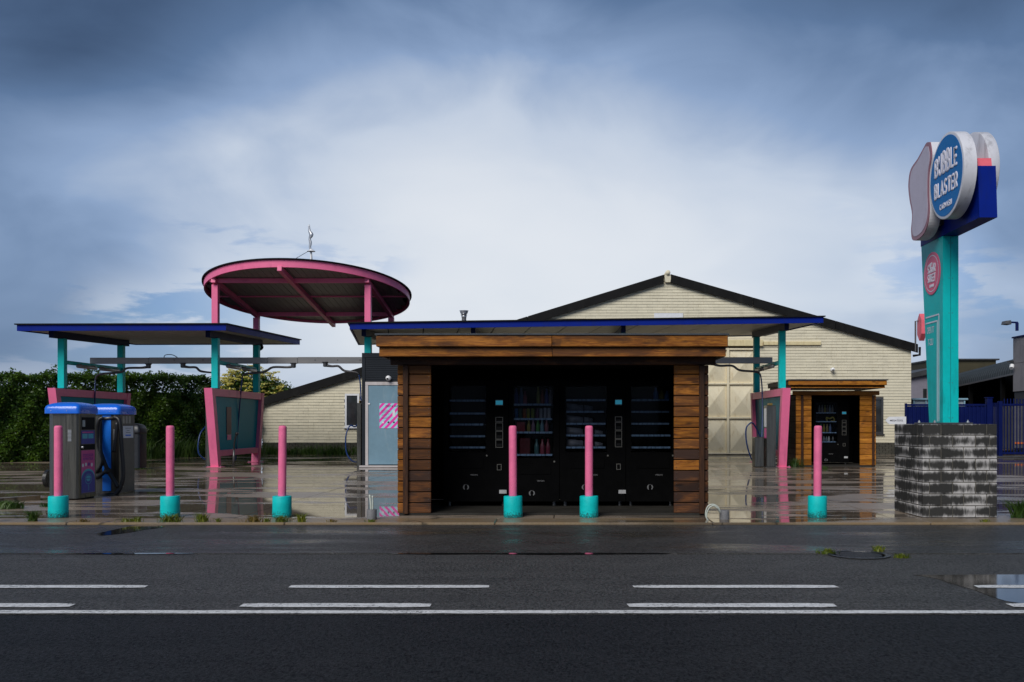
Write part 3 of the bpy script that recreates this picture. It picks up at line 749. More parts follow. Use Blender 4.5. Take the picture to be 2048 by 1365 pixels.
def window(W, fm, sash=True):
    x0, x1, z0, z1 = W; fw = 0.08
    wf = build('window', MB().box(x0 + fw, x1 - fw, YW - .012, YW + .012, z0 + fw, z1 - fw), GLASSW, bb)
    for nm, bx in (('frame', (x0, x0 + fw, z0, z1)), ('frame', (x1 - fw, x1, z0, z1)), ('frame', (x0 + fw, x1 - fw, z0, z0 + fw)), ('frame', (x0 + fw, x1 - fw, z1 - fw, z1))):
        build(nm, MB().cbox(bx[0], bx[1], YW - .05, YW + .014, bx[2], bx[3], .006), fm, wf)
    build('sill', MB().cbox(x0 - .04, x1 + .04, YW - .10, YW - .016, z0 - .05, z0 - .003, .008), fm, wf)
window(W1, WHITE); window(W2, STEELD)
# flue
fp = at(928, 644, 41.5)
fl = build('flue_pipe', MB().lathe([(0.10, roofz(fp.x)), (0.10, fp.z + .18), (0.115, fp.z + .20), (0.115, fp.z + .26), (0.10, fp.z + .28)], (fp.x, 41.5, 0), 20), GALV, bb, autosmooth=40)
build('flue_cap', MB().lathe([(0.14, fp.z + .285), (0.15, fp.z + .30), (0.10, fp.z + .33), (0.16, fp.z + .37), (0.175, fp.z + .46), (0.20, fp.z + .47), (0.20, fp.z + .485), (0.05, fp.z + .49)], (fp.x, 41.5, 0), 20), GALV, fl, autosmooth=40)

p0, p1 = at(1308, 641, YW), at(1366, 627, YW)
sg = build('wall_sign', MB().cbox(p0.x, p1.x, YW - .05, YW - .022, p0.z - .55, p1.z, .006), WHITE,
           label='white rectangular wall sign with green and black dots high on the gable', cat='sign')
for dx, dy, m_, rr in ((-.82, -.38, 'g', .045), (-.66, -.25, 'k', .05), (-.50, -.33, 'k', .06), (-.34, -.40, 'k', .05), (-.86, -.52, 'g', .05), (-.60, -.50, 'g', .05)):
    build('dot', MB().lathe([(rr * .8, 0), (rr * .8, -.004), (0.0, -.0045)], (p1.x + dx * .72 - .35, YW - .0505, p1.z + dy * .9), 14, 'y'),
          pm('sign_green', (0.01, 0.16, 0.06), .4) if m_ == 'g' else PRINTD, sg)
def camera_dome(p, label, r, ball=True):
    o = thing('security_camera', label, 'camera', p, group='security cameras')
    build('mount', MB().lathe([(r * .9, 0), (r * .9, -.03), (r * .6, -.05)], p, 18, 'y'), WHITE, o, smooth=False)
    b = build('housing', MB().lathe([(0.002, -.05 - 1.9 * r)] + [(r * math.sin(R(a)), -.05 - r * .95 - r * .95 * math.cos(R(a))) for a in range(15, 180, 15)] + [(r * .3, -.045)], p, 20, 'y'), WHITEG, o, smooth=True)
    build('lens', MB().lathe([(r * .42, -.05 - 1.62 * r), (r * .38, -.05 - 1.93 * r), (0.01, -.05 - 1.96 * r)], (p[0] - r * .15, p[1], p[2] - r * .28), 16, 'y'), BLACK, o)
    return o
camera_dome(at(1664, 740, YW - .03), 'small white camera on the bricks above the smaller kiosk', 0.085)
# pink hexagon sign on a bracket at the eave
q = at(1842, 655, YW - .35)
hs_ = thing('bracket_sign', 'faded red hexagon sign on a grey bracket at the right eave', 'sign', (q.x, q.y, q.z - .55))
hz = [(0, .55), (.24, .28), (.24, -.28), (0, -.55), (-.24, -.28), (-.24, .28)]
build('sign_box', MB().prism([(q.y + u, q.z + v) for u, v in hz], 'x', q.x - .07, q.x + .13), REDPK, hs_)
build('bracket', MB().tube([(q.x - .17, YW - .2, RE.z - .30), (q.x - .17, YW - .2, q.z + .26), (q.x + .0, YW - .3, q.z + .28)], 0.035, 8), STEELD, hs_)

# ================================================================== wash bay canopies
YF, YB = 27.9, 31.6
def canopy(name, label, fl_, fr_, br_, bl_, th, xposts, post_from, skip_soffit=False):
    """fl_.. = (x, y, z of the underside) at the four corners"""
    c_ = [Vector(p) for p in (fl_, fr_, br_, bl_)]
    o = thing(name, label, 'canopy', ((fl_[0] + fr_[0]) / 2, YF, 0))
    up = Vector((0, 0, th))
    build('roof_sheet', MB().hexa([p + up * 1.002 + Vector((dx, dy, 0)) for p, dx, dy in zip(c_, (-.05, .05, .05, -.05), (-.05, -.05, .05, .05))] + [p + up * 1.002 + Vector((dx, dy, .035)) for p, dx, dy in zip(c_, (-.05, .05, .05, -.05), (-.05, -.05, .05, .05))]), BLACK, o)
    t_ = 0.045
    cen = sum(c_, Vector()) / 4
    ins = [p + Vector((t_ if p.x < cen.x else -t_, t_ if p.y < cen.y else -t_, 0)) for p in c_]
    for i in range(4):
        j = (i + 1) % 4
        e = 0.003 if i % 2 else 0
        a, b, ai, bi = c_[i], c_[j], ins[i], ins[j]
        build('fascia', MB().hexa([a, b, bi, ai, a + up, b + up, bi + up, ai + up]), NAVY, o)
    # soffit boards
    n = max(4, int((fr_[0] - fl_[0]) / 1.0))
    for k in range(n):
        a, b = k / n + 0.0012, (k + 1) / n - 0.0012
        lift = Vector((0, 0, 0.03))
        f0, f1 = ins[0].lerp(ins[1], a) + lift, ins[0].lerp(ins[1], b) + lift
        b0, b1 = ins[3].lerp(ins[2], a) + lift, ins[3].lerp(ins[2], b) + lift
        th2 = Vector((0, 0, .03))
        build('soffit_panel', MB().hexa([f0, f1, b1, b0, f0 + th2, f1 + th2, b1 + th2, b0 + th2]), SOFFIT, o)
    def under(x, y):
        u = (y - fl_[1]) / (bl_[1] - fl_[1])
        zl = fl_[2] + (bl_[2] - fl_[2]) * u; zr = fr_[2] + (br_[2] - fr_[2]) * u
        xl = fl_[0] + (bl_[0] - fl_[0]) * u; xr = fr_[0] + (br_[0] - fr_[0]) * u
        return zl + (zr - zl) * (x - xl) / (xr - xl)
    for x, zs in zip(xposts, post_from):
        zf, zb = under(x, YF - .55), under(x, YB + .5)
        a0, b0 = Vector((x, YF - .62, zf - .075)), Vector((x, YB + .45, zb - .075))
        build('beam', MB().bar(a0, b0, 0.13, 0.20), NAVYD, o)
        for y in (YF, YB):
            z1 = under(x, y) - .165
            if zs is None: continue
            if y == YF and zs == 'b': continue
            z_s = zs if not isinstance(zs, str) else 0.0
            build('post', MB().cbox(x - .095, x + .095, y - .095, y + .095, z_s, z1, .006), TEAL, o)
            build('post_head', MB().cbox(x - .12, x + .12, y - .12, y + .12, z1 + .001, z1 + .014, .003), NAVYD, o)
        if zs is not None and zs != 'b':
            # side arm that carries the gantry
            build('cross_arm', MB().cbox(x - .05, x + .05, YF + .097, YB - .097, 3.03, 3.14, .006), TEAL, o)
    return o
XP = (-14.76, -10.26, -5.78, -2.64, 1.68, 6.37)
canL = canopy('bay_canopy', 'flat blue edged canopy on teal posts at the left', (-15.55, 26.95, 3.905), (-9.62, 26.95, 3.92), (-9.6, 34.4, 4.13), (-15.55, 34.4, 4.12), 0.17, XP[:2], (2.31, 2.31))
canR = canopy('bay_canopy', 'wide flat blue edged canopy behind the large wooden kiosk', (-6.11, 26.95, 3.95), (7.33, 26.95, 4.135), (7.33, 34.7, 4.48), (-7.55, 34.7, 4.14), 0.165, XP[2:], (0.0, 0.0, 0.0, 2.31))

# overflow spout behind the left canopy
build('rain_spout', MB().tube([at(512, 689, YB + .25), at(521, 690, YB + .25), at(524, 695, YB + .25), at(520, 699, YB + .25), at(512, 699, YB + .25)], .05, 10, True, 4), BLACK, canL, smooth=True)
# ---- tubes lights along the arms
for x, s_, lab in ((-14.76, 1, 'grey twin tube lamp along the arm of the leftmost teal post'), (-10.26, 1, 'grey tube lamp under the arm beside the middle bay partition'), (6.37, -1, 'grey tube lamp along the arm by the right hand bay')):
    lt = thing('tube_lamp', lab, 'lamp', (x + s_ * .13, 29, 3.0))
    for (ya, yb) in ((28.55, 29.65), (29.95, 31.15)):
        build('tube', MB().tube([(x + s_ * .12, ya, 3.00), (x + s_ * .12, yb, 3.00)], 0.055, 12), ALU, lt, smooth=True)
        build('clip', MB().box(x + s_ * .055, x + s_ * .16, ya + .1, ya + .16, 3.045, 3.075), STEELD, lt)
        build('clip', MB().box(x + s_ * .055, x + s_ * .16, yb - .16, yb - .1, 3.045, 3.075), STEELD, lt)

# ---- round canopy
RC, RR, RS, RZ = (-8.0, 29.75), 3.10, -0.15, 5.20
def rz(y): return RZ + RS * (y - RC[1])
rc = thing('round_canopy', 'raised round canopy with bright pink rim on four pink posts', 'canopy', (RC[0], RC[1], 3.9))
n = 96; mb = MB(); H = 0.205
ring = []
for k in range(n):
    a = 2 * math.pi * k / n
    for r_, dz in ((RR, 0), (RR, H), (RR - .05, H), (RR - .05, 0)):
        x, y = RC[0] + r_ * math.cos(a), RC[1] + r_ * math.sin(a); ring.append((x, y, rz(y) + dz))
fs = []
for k in range(n):
    k2 = (k + 1) % n
    for q_ in range(4):
        q2 = (q_ + 1) % 4; fs.append((k * 4 + q_, k2 * 4 + q_, k2 * 4 + q2, k * 4 + q2))
mb.add(ring, fs); build('rim', mb, PINK, rc, autosmooth=40)
mb = MB(); n = 96
for dz in (H + .002, H + .035):
    for k in range(n):
        a = 2 * math.pi * k / n; x, y = RC[0] + (RR + .06) * math.cos(a), RC[1] + (RR + .06) * math.sin(a); mb.v.append((x, y, rz(y) + dz))
mb.f += [tuple(range(n)), tuple(range(2 * n - 1, n - 1, -1))] + [(k, (k + 1) % n, n + (k + 1) % n, n + k) for k in range(n)]
build('roof_sheet', mb, BLACK, rc)
mb = MB(); m = 31; pw = 2 * (RR - .055) / m
for k in range(m):
    x0 = RC[0] - (RR - .055) + k * pw; x1 = x0 + pw - .012
    xm = max(abs(x0 - RC[0]), abs(x1 - RC[0])); hl = math.sqrt(max(0.01, (RR - .055) ** 2 - min(xm, RR - .06) ** 2))
    y0, y1 = RC[1] - hl, RC[1] + hl; dz = .075
    mb.hexa([(x0, y0, rz(y0) + dz), (x1, y0, rz(y0) + dz), (x1, y1, rz(y1) + dz), (x0, y1, rz(y1) + dz), (x0, y0, rz(y0) + dz + .04), (x1, y0, rz(y0) + dz + .04), (x1, y1, rz(y1) + dz + .04), (x0, y1, rz(y1) + dz + .04)])
build('ribbed_soffit', mb, RSOFFIT, rc)
build('soffit_backing', MB().hexa([(RC[0] + sx * 2.1, RC[1] + sy * 2.1, rz(RC[1] + sy * 2.1) + d_) for d_ in (.13, .15) for sx, sy in ((-1, -1), (1, -1), (1, 1), (-1, 1))]), RSOFFIT, rc)
for x, hl in ((-10.26, 2.05), (-5.78, 2.05), (RC[0], 3.12)):
    if x == RC[0]: y0, y1 = RC[1] - 3.14, RC[1] + 3.14
    else: y0, y1 = RC[1] - hl, RC[1] + hl
    build('beam', MB().bar((x, y0, rz(y0) - .045), (x, y1, rz(y1) - .045), .12, .14), PINK, rc)
for y in (YF, YB):
    hl = math.sqrt((RR - .06) ** 2 - (y - RC[1]) ** 2)
    build('beam', MB().box(RC[0] - hl, -10.33, y - .05, y + .05, rz(y) - .04, rz(y) + .055), PINK, rc)
    build('beam', MB().box(-10.19, RC[0] - .065, y - .05, y + .05, rz(y) - .075, rz(y) + .055), PINK, rc)
    build('beam', MB().box(RC[0] + .065, -5.85, y - .05, y + .05, rz(y) - .075, rz(y) + .055), PINK, rc)
build('purlin', MB().box(RC[0] - 3.0, RC[0] + 3.0, RC[1] - .03, RC[1] + .03, rz(RC[1]) + .03, rz(RC[1]) + .073), PINK, rc)
for x in (-10.26, -5.78):
    for y in (YF, YB):
        zb_ = 4.13 + (0.10 if y == YB else 0) if x < -7 else 4.16 + (.1 if y == YB else 0)
        build('post', MB().cbox(x - .09, x + .09, y - .09, y + .09, zb_ + .0, rz(y + .09) - .116, .006), PINK, rc)
# mast with a limp silver streamer
mx_, my_ = at(622, 0, 29.9).x, 29.9
mz = rz(my_) + .24
ms = thing('mast', 'thin stayed mast with a limp twisted silver streamer on the round canopy', 'mast', (mx_, my_, mz))
def mp(x, y): return at(x, y, my_)
build('pole', MB().tube([(mx_, my_, mz), mp(622, 499)], 0.03, 8), WHITE, ms, smooth=True)
build('cap_plate', MB().lathe([(.02, 0), (.13, .01), (.03, .09)], tuple(mp(622.5, 504)), 14), WHITE, ms)
build('streamer', MB().tube([mp(622, 502), mp(620, 495), mp(621, 486), mp(619.5, 478), mp(622.5, 470), mp(619, 462), mp(618, 450)], [.03, .035, .045, .035, .07, .04, .02], 8, True, 5, (1, 0.35)), GALV, ms, smooth=True)
build('stay', MB().tube([mp(620, 501), mp(575, 527)], 0.008, 6), STEELD, ms)
build('stay', MB().tube([mp(623, 503), mp(624, 518), mp(627, 529)], 0.014, 6), STEELD, ms)

# ---- gantry rails and swing booms
YG = 29.72
gl = thing('gantry_rail', 'long grey overhead rail from the left posts to the plant room', 'rail', (-10, YG, 3.15), group='overhead rails')
gx = [-14.84, -13.0, -9.3, -8.35, -5.93]
for i in range(4):
    build('rail_section', MB().cbox(gx[i] + .002, gx[i + 1] - .002, YG - .06, YG + .06, 3.145 + .004 * i, 3.335 + .006 * i, .008), ALU, gl)
for x in (-12.2, -11.3, -10.75, -7.8, -7.1, -6.4): build('bolt', MB().lathe([(.02, 0), (.02, -.012), (.004, -.014)], (x, YG - .0605, 3.26), 8, 'y'), STEELD, gl)
build('wire_loop', MB().tube([(-12.55, YG, 3.33), (-12.5, YG, 3.42), (-12.3, YG, 3.43), (-12.15, YG, 3.36), (-12.12, YG, 3.32)], .012, 6, True, 4), RUBBER, gl)
gr = thing('gantry_rail', 'short grey overhead rail at the right bay behind the large kiosk', 'rail', (2, YG, 3.15), group='overhead rails')
build('rail_section', MB().cbox(-2.6, 2.0, YG - .06, YG + .06, 3.15, 3.345, .008), ALU, gr)
build('rail_section', MB().cbox(2.005, 6.48, YG - .06, YG + .06, 3.155, 3.35, .008), ALU, gr)
for x in (-2.64, 1.68): build('cross_tie', MB().box(x - .04, x + .04, YG - .05, YG + .05, 3.34, 3.9), ALU, canR)
def boom(label, pts, hose_pts, side):
    P = [at(x, y, YG - .02) for x, y in pts]
    o = thing('swing_boom', label, 'boom arm', P[0], group='swing booms')
    build('pivot', MB().lathe([(.05, -.11), (.075, -.09), (.075, .0), (.10, .02), (.10, .045)], (P[0].x, P[0].y, P[0].z + .06), 14), BOOM, o, autosmooth=40)
    build('arm', MB().tube(P, [.05] + [.036] * (len(P) - 2) + [.024], 10, True, 5), BOOM, o, smooth=True)
    if hose_pts:
        H = [Vector(p) if len(p) == 3 and isinstance(p, Vector) else at(p[0], p[1], p[2]) for p in hose_pts]
        build('hose', MB().tube(H, .022, 8, True, 6), HOSE, o, smooth=True)
    return o
boom('thin black swing boom reaching left towards the leftmost post', [(297, 734), (283, 736), (254, 737), (241, 745), (205, 748), (194, 752), (191, 760)], [(191, 759, YG), (190, 780, YG - .1), (190, 830, YG - .3), (192, 880, YG - .6), (186, 905, YG - .8)], -1)
boom('black swing boom reaching right from the left rail to the middle post', [(366, 733), (378, 735), (392, 735.5), (402, 743), (428, 746)], [(428, 746, YG), (431, 765, YG + .2), (430, 830, YG + .3), (415, 850, YG - .9), (400, 870, YG - 1.3), (397, 905, YG - 1.4), (412, 921, YG - 1.3)], 1)
boom('black swing boom reaching left over the middle bay partition', [(587, 733), (575, 735), (546, 735), (528, 744), (492, 748), (485, 753)], [(485, 753, YG), (482, 780, YG), (478, 830, YG + .1), (474, 880, YG), (472, 915, YG - .2), (466, 925, YG - .3)], -1)
boom('black swing boom reaching right from the left rail to the plant room', [(651, 731), (664, 733), (677, 733), (689, 742), (712, 745), (718, 749)], [(718, 749, YG), (721, 775, YG - .3), (722, 830, YG - 1.2), (712, 853, YG - 1.6), (700, 852, YG - 1.7), (692, 872, YG - 1.8), (693, 905, YG - 1.8), (704, 922, YG - 1.8), (716, 924, YG - 1.7), (721, 915, YG - 1.6)], 1)
boom('black swing boom with blue hose in the right bay beside the kiosk', [(1425, 728), (1440, 732), (1464, 732), (1480, 741), (1512, 744), (1521, 750)], [(1521, 750, YG), (1524, 775, YG - .2), (1525, 830, YG - .5), (1523, 890, YG - .8), (1518, 916, YG - 1.0), (1505, 921, YG - 1.2), (1494, 890, YG - 1.4), (1492, 860, YG - 1.5), (1499, 848, YG - 1.5), (1507, 848, YG - 1.4), (1518, 868, YG - 1.2), (1528, 888, YG - 1.1)], 1)

# ---- pink framed glass partitions
def partition(X, label, flip, pane=GLASST):
    o = thing('bay_partition', label, 'partition', (X, 29.6, 0), group='pink framed glass partitions')
    yft, yfb, ybb, ybt, zt = 27.42, 27.92, 31.52, 31.95, 2.30
    hw = .115
    def leg(y0b, y1b, y0t, y1t):
        return MB().hexa([(X - hw, y0b, 0.012), (X + hw, y0b, 0.012), (X + hw, y1b, 0.012), (X - hw, y1b, 0.012), (X - hw, y0t, zt), (X + hw, y0t, zt), (X + hw, y1t, zt), (X - hw, y1t, zt)])
    d = .24
    build('leg', leg(yfb - .12, yfb + .12, yft - .12, yft + .12), PINK, o)
    build('leg', leg(ybb - .12, ybb + .12, ybt - .12, ybt + .12), PINK, o)
    def yf(z): return yfb + (yft - yfb) * z / zt + .122
    def yb(z): return ybb + (ybt - ybb) * z / zt - .122
    def rail(z0, z1, w2):
        ym = 29.65
        return [MB().hexa([(X - w2, a0, z0), (X + w2, a0, z0), (X + w2, b0, z0), (X - w2, b0, z0), (X - w2, a1, z1), (X + w2, a1, z1), (X + w2, b1, z1), (X - w2, b1, z1)])
                for a0, a1, b0, b1 in ((yf(z0), yf(z1), ym - .003, ym - .003), (ym + .003, ym + .003, yb(z0), yb(z1)))]
    for r_ in rail(2.08, 2.295, .105): build('top_rail', r_, PINK, o)
    for r_ in rail(.31, .48, .10): build('bottom_rail', r_, PINK, o)
    ym = 29.65
    for a0, a1, b0, b1 in ((yf(.485), yf(2.075), ym - .006, ym - .006), (ym + .006, ym + .006, yb(.485), yb(2.075))):
        build('glass_pane', MB().hexa([(X - .008, a0, .485), (X + .008, a0, .485), (X + .008, b0, .485), (X - .008, b0, .485), (X - .008, a1, 2.075), (X + .008, a1, 2.075), (X + .008, b1, 2.075), (X - .008, b1, 2.075)]), pane, o)
    for y in (yfb, ybb):
        build('foot_plate', MB().cbox(X - .22, X + .22, y - .18, y + .18, 0.001, .012, .004), PINK, o)
        for sx in (-1, 1):
            build('bolt', MB().lathe([(.016, .012), (.016, .045), (.004, .047)], (X + sx * .185, y - .13, 0), 8), GALV, o)
    return o
partition(-14.76, 'pink framed teal glass partition behind the two vacuum cabinets', 1)
partition(-10.26, 'pink framed teal glass partition left of the plain brick wall', 1)
partition(6.37, 'pink framed glass partition in front of the smaller wooden kiosk', -1, GLASSR)

# ---- steel control columns beside the partitions
def column(label, x, y, w_, d, h, slant=0.0, prints=True, face=-1):
    o = thing('control_column', label, 'control column', (x, y, 0), group='steel control columns')
    build('cabinet', MB().cbox(x - w_ / 2, x + w_ / 2, y - d / 2, y + d / 2, 0.015, h, .012), STEEL, o)
    build('base_plate', MB().cbox(x - w_ / 2 - .06, x + w_ / 2 + .06, y - d / 2 - .06, y + d / 2 + .06, .001, .014, .003), STEELD, o)
    build('top_cap', MB().cbox(x - w_ / 2 + .08, x + w_ / 2 - .08, y - d / 2 + .05, y + d / 2 - .08, h + .001, h + .07, .01), pm('brass_cap', (.30, .20, .05), .4, metal=.5), o)
    if prints:
        fx = x + face * (w_ / 2 + .004)
        build('print_panel', MB().box(min(fx, fx - face * .003), max(fx, fx - face * .003), y - d * .35, y + d * .35, h - .62, h - .08), WHITE, o)
        build('print_panel', MB().box(min(fx, fx - face * .003), max(fx, fx - face * .003), y - d * .35, y + d * .35, h - .95, h - .66), PANELP, o)
        build('door_seam', MB().box(min(fx, fx - face * .003), max(fx, fx - face * .003), y - d * .42, y + d * .42, h - 1.18, h - 1.165), STEELD, o)
    return o
column('brushed steel control column beside the right hand pink partition', 5.98, 27.75, .26, .42, 1.80)
column('tall grey steel column behind the front leg of the middle partition', -10.54, 28.35, .20, .5, 1.85, face=1, prints=False)
column('grey steel column standing at the left edge of the plant room', -6.03, 28.0, .13, .4, 1.88, face=-1, prints=False)
# foot box on the right bay
build('pedal_box', MB().cbox(5.55, 5.82, 27.75, 28.2, 0.005, .88, .015), STEEL, label='low grey steel box with pedal next to the steel control column', cat='box')
# notice seen through the glass, lance holder
lh = thing('lance_holder', 'slim black spray lance leaning in its stand inside the middle bay', 'spray lance', at(466, 930, 28.1))
build('stand', MB().tube([at(467, 932, 28.1), at(468, 900, 28.1)], .035, 10), STEELD, lh, smooth=True)
build('lance', MB().tube([at(468, 902, 28.1), at(469, 885, 28.1), at(473, 866, 28.1)], .028, 8, True, 4), RUBBER, lh, smooth=True)
build('grip', MB().tube([at(472, 870, 28.1), at(475.5, 866, 28.1)], .045, 8), RUBBER, lh, smooth=True)
nb = build('notice_panel', MB().box(-10.245, -10.235, 28.75, 29.15, .95, 1.78), pm('maroon_board', (.10, .03, .05), .5),
           label='dark narrow notice panel fixed behind the middle glass partition', cat='notice')
build('sticker', MB().box(-10.2335, -10.231, 28.78, 29.12, .78, .94), PANELP, nb)

# ---- plant room with door and poster
YR = 27.62
pr = thing('plant_room', 'narrow charcoal clad plant room with grey door beside the large kiosk', 'building', (-4.4, YR, 0))
rx0, rx1, rzt = -5.905, -2.72, 3.33
DTOP = at(0, 768, YR).z
build('room_core', MB().box(rx0 + .02, rx1 - .02, YR + .05, YR + 3.9, 0.01, rzt - .03), CLADD, pr)
nb_ = 11; hh = (rzt - .14 - (DTOP + .06)) / nb_
for k in range(nb_):
    build('cladding_board', MB().cbox(rx0 + .10, rx1 - .02, YR + .005, YR + .048, DTOP + .06 + k * hh + .003, DTOP + .06 + (k + 1) * hh - .003, .004), CLADD, pr)
build('roof_trim', MB().cbox(rx0, rx1, YR - .01, YR + 3.95, rzt - .14, rzt, .006), CLADD, pr)
build('corner_post', MB().cbox(rx0, rx0 + .095, YR - .005, YR + .06, 0.05, rzt - .142, .005), CLADD, pr)
fx0 = rx0 + .10
build('door_frame', MB().cbox(fx0, fx0 + .085, YR - .012, YR + .047, 0.06, DTOP - .045, .005), FRAMEC, pr)
build('door_frame', MB().cbox(fx0, rx1 - .5, YR - .014, YR + .047, DTOP - .043, DTOP + .055, .005), FRAMEC, pr)
build('threshold', MB().cbox(rx0 - .05, rx1, YR - .16, YR + .046, 0.002, .058, .01), FRAMEC, pr)
dl = build('door', MB().cbox(fx0 + .09, fx0 + 1.12, YR + .004, YR + .045, 0.085, DTOP - .05, .004), DOORG, pr)
build('hinge', MB().box(fx0 + .075, fx0 + .14, YR - .016, YR - .0125, at(0, 808, YR).z - .02, at(0, 808, YR).z + .02), WHITE, dl)
build('door_frame', MB().cbox(fx0 + 1.125, fx0 + 1.21, YR - .012, YR + .047, 0.06, DTOP - .045, .005), FRAMEC, pr)
build('cladding_board', MB().cbox(fx0 + 1.215, rx1 - .02, YR + .005, YR + .046, 0.06, DTOP - .045, .005), CLADD, pr)
p0, p1 = at(759, 857, YR), at(808, 807, YR)
po = build('poster', MB().box(p0.x, p1.x, YR - .004, YR + .002, p0.z, p1.z), POSTER, label='pink and pale blue diagonally striped poster on the grey door', cat='poster')
pc = ((p0.x + p1.x) / 2, (p0.z + p1.z) / 2)
text('lettering', 'ZEEP & WATER', PRINTD, po, lambda u, v: (p0.x + .16 + .26 + u, YR - .0055, p1.z - .085 + v), .055, .50, .01)
for k, (wd, dz) in enumerate(((.26, .20), (.32, .235), (.24, .27), (.28, .31), (.20, .345), (.30, .40), (.22, .44))):
    build('text_line', MB().box(p0.x + .06, p0.x + .06 + wd * .8, YR - .0056, YR - .0046, p1.z - dz - .008, p1.z - dz), PRINTD, po)
build('picture_strip', MB().box(p0.x + .38, p0.x + .45, YR - .0056, YR - .0046, p1.z - .40, p1.z - .21), WHITE, po)
for k in range(3):
    build('pictogram', MB().lathe([(.028, 0), (.028, -.001), (.002, -.0012)], (p0.x + .10 + k * .16, YR - .0045, p1.z - .555), 12, 'y'), (WHITE, PRINTD, PRINTD)[k], po)
camera_dome(at(778, 757, YR + .004), 'round white camera on the charcoal cladding over the grey door', 0.075)

# ================================================================== wooden kiosks
def kiosk(label, x0, x1, o0, o1, yf, depth, z_open, planks, fasc, bright, battens, roof_o, name='wooden_kiosk'):
    """log-cabin kiosk: planks, corner battens, stepped fascia, flat roof"""
    o = thing(name, label, 'kiosk', ((x0 + x1) / 2, yf, 0))
    n, th = planks, .05
    hp = z_open / n
    wd = WOODXL if bright else WOODX
    # front boards left and right of the opening
    for k in range(n):
        z0, z1 = k * hp + .03, (k + 1) * hp + .03 - .011
        if k == n - 1: z1 = z_open
        for (a, b, dark) in ((x0, o0, 0), (o1, x1, 1)):
            m_ = wd
            if not bright and ((k < n * .48 and dark == 0) or (k < n * .62 and dark == 0 and random.random() < .5) or (dark and k < n * .36 and random.random() < .7)): m_ = WOODXD
            j = random.uniform(-.004, .004)
            if not bright:
                sp_ = x0 + .115 if dark == 0 else x1 - .115
                build('plank', MB().cbox(a, sp_ - .002, yf + j, yf + th + j, z0, z1, .007), (wd if (dark == 0) else m_), o)
                build('plank', MB().cbox(sp_ + .002, b, yf + j, yf + th + j, z0, z1, .007), m_ if dark == 0 else WOODXD, o)
            else:
                build('plank', MB().cbox(a, b, yf + j, yf + th + j, z0, z1, .007), m_, o)
        for (a, b) in ((x0 + .01, x0 + .01 + th), (x1 - .01 - th, x1 - .01)):
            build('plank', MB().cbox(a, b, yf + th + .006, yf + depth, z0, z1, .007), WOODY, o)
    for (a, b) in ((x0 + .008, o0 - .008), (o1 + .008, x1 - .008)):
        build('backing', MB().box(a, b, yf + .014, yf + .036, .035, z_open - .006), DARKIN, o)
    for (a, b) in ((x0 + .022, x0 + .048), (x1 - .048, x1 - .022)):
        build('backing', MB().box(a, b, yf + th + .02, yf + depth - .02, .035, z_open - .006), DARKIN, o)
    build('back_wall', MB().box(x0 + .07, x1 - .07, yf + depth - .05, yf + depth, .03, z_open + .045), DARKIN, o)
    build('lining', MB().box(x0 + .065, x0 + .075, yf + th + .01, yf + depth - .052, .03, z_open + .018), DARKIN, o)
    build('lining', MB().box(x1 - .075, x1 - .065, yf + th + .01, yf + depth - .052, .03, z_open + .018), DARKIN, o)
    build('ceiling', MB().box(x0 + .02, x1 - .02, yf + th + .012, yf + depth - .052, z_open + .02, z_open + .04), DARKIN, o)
    build('floor', MB().box(x0 + .02, x1 - .02, yf + .01, yf + depth - .06, .003, .028), KFLOOR, o)
    build('lintel_board', MB().cbox(x0 - .095, x1 + .095, yf - .035, yf + .06, z_open + .004, z_open + .125, .008), WOODXD if not bright else wd, o)
    for bx in battens:
        build('batten', MB().cbox(bx - .036, bx + .036, yf - .045, yf - .006, .02, z_open, .006), WOODZ, o)
    # stepped fascia: (zlo, zhi, overhang x left, right, y front)
    for (zl, zh, xl, xr, yy, nb2) in fasc:
        for i in range(nb2):
            a, b = xl + (xr - xl) * i / nb2, xl + (xr - xl) * (i + 1) / nb2 - (.003 if i < nb2 - 1 else 0)
            build('fascia_board', MB().cbox(a, b, yy, yy + .05, zl, zh, .007), wd, o)
        for (a, b) in ((xl, xl + .05), (xr - .05, xr)):
            build('fascia_board', MB().cbox(a, b, yy + .053, yf + depth + .25, zl, zh, .007), WOODY, o)
    zl, zh, xl, xr, yy, _ = fasc[0]
    build('roof', MB().cbox(xl - roof_o, xr + roof_o, yy - roof_o, yf + depth + .28, zh + .003, zh + .028, .005), ROOFK, o)
    build('roof_deck', MB().box(xl + .06, xr - .06, yy + .06, yf + depth + .2, fasc[-1][0] + .03, zh - .01), WOODXD, o)
    return o
YK = 13.19
kx = lambda x: (x - CX) / F * YK
YFa = 12.80
fx = lambda x, Y: (x - CX) / F * Y
zf = lambda y, Y: CH - (y - CY) / F * Y
kz_open = zf(731, YK)
big_k = kiosk('large weathered orange wood kiosk with open front and four vending machines', kx(795), kx(1417), kx(862), kx(1348), YK, 2.45, kz_open, 14,
              [(zf(693.5, YFa), zf(671.5, YFa), fx(752, YFa), fx(1456, YFa), YFa, 2), (zf(713.5, YFa + .05), zf(694.5, YFa + .05), fx(758, YFa + .05), fx(1452, YFa + .05), YFa + .055, 2)],
              False, (kx(812), kx(1403)), .015)
for k in range(14):
    zz = k * kz_open / 14 + .03 + kz_open / 28
    for xx in (kx(795) + .135, kx(862) - .03, kx(1348) + .03, kx(1417) - .135):
        for dz in (-.035, .035):
            build('nail_head', MB().lathe([(.005, 0), (.004, -.003), (.001, -.0035)], (xx, YK - .003, zz + dz), 6, 'y'), STEELD, big_k)
YS = 28.4
sx_ = lambda x: (x - CX) / F * YS
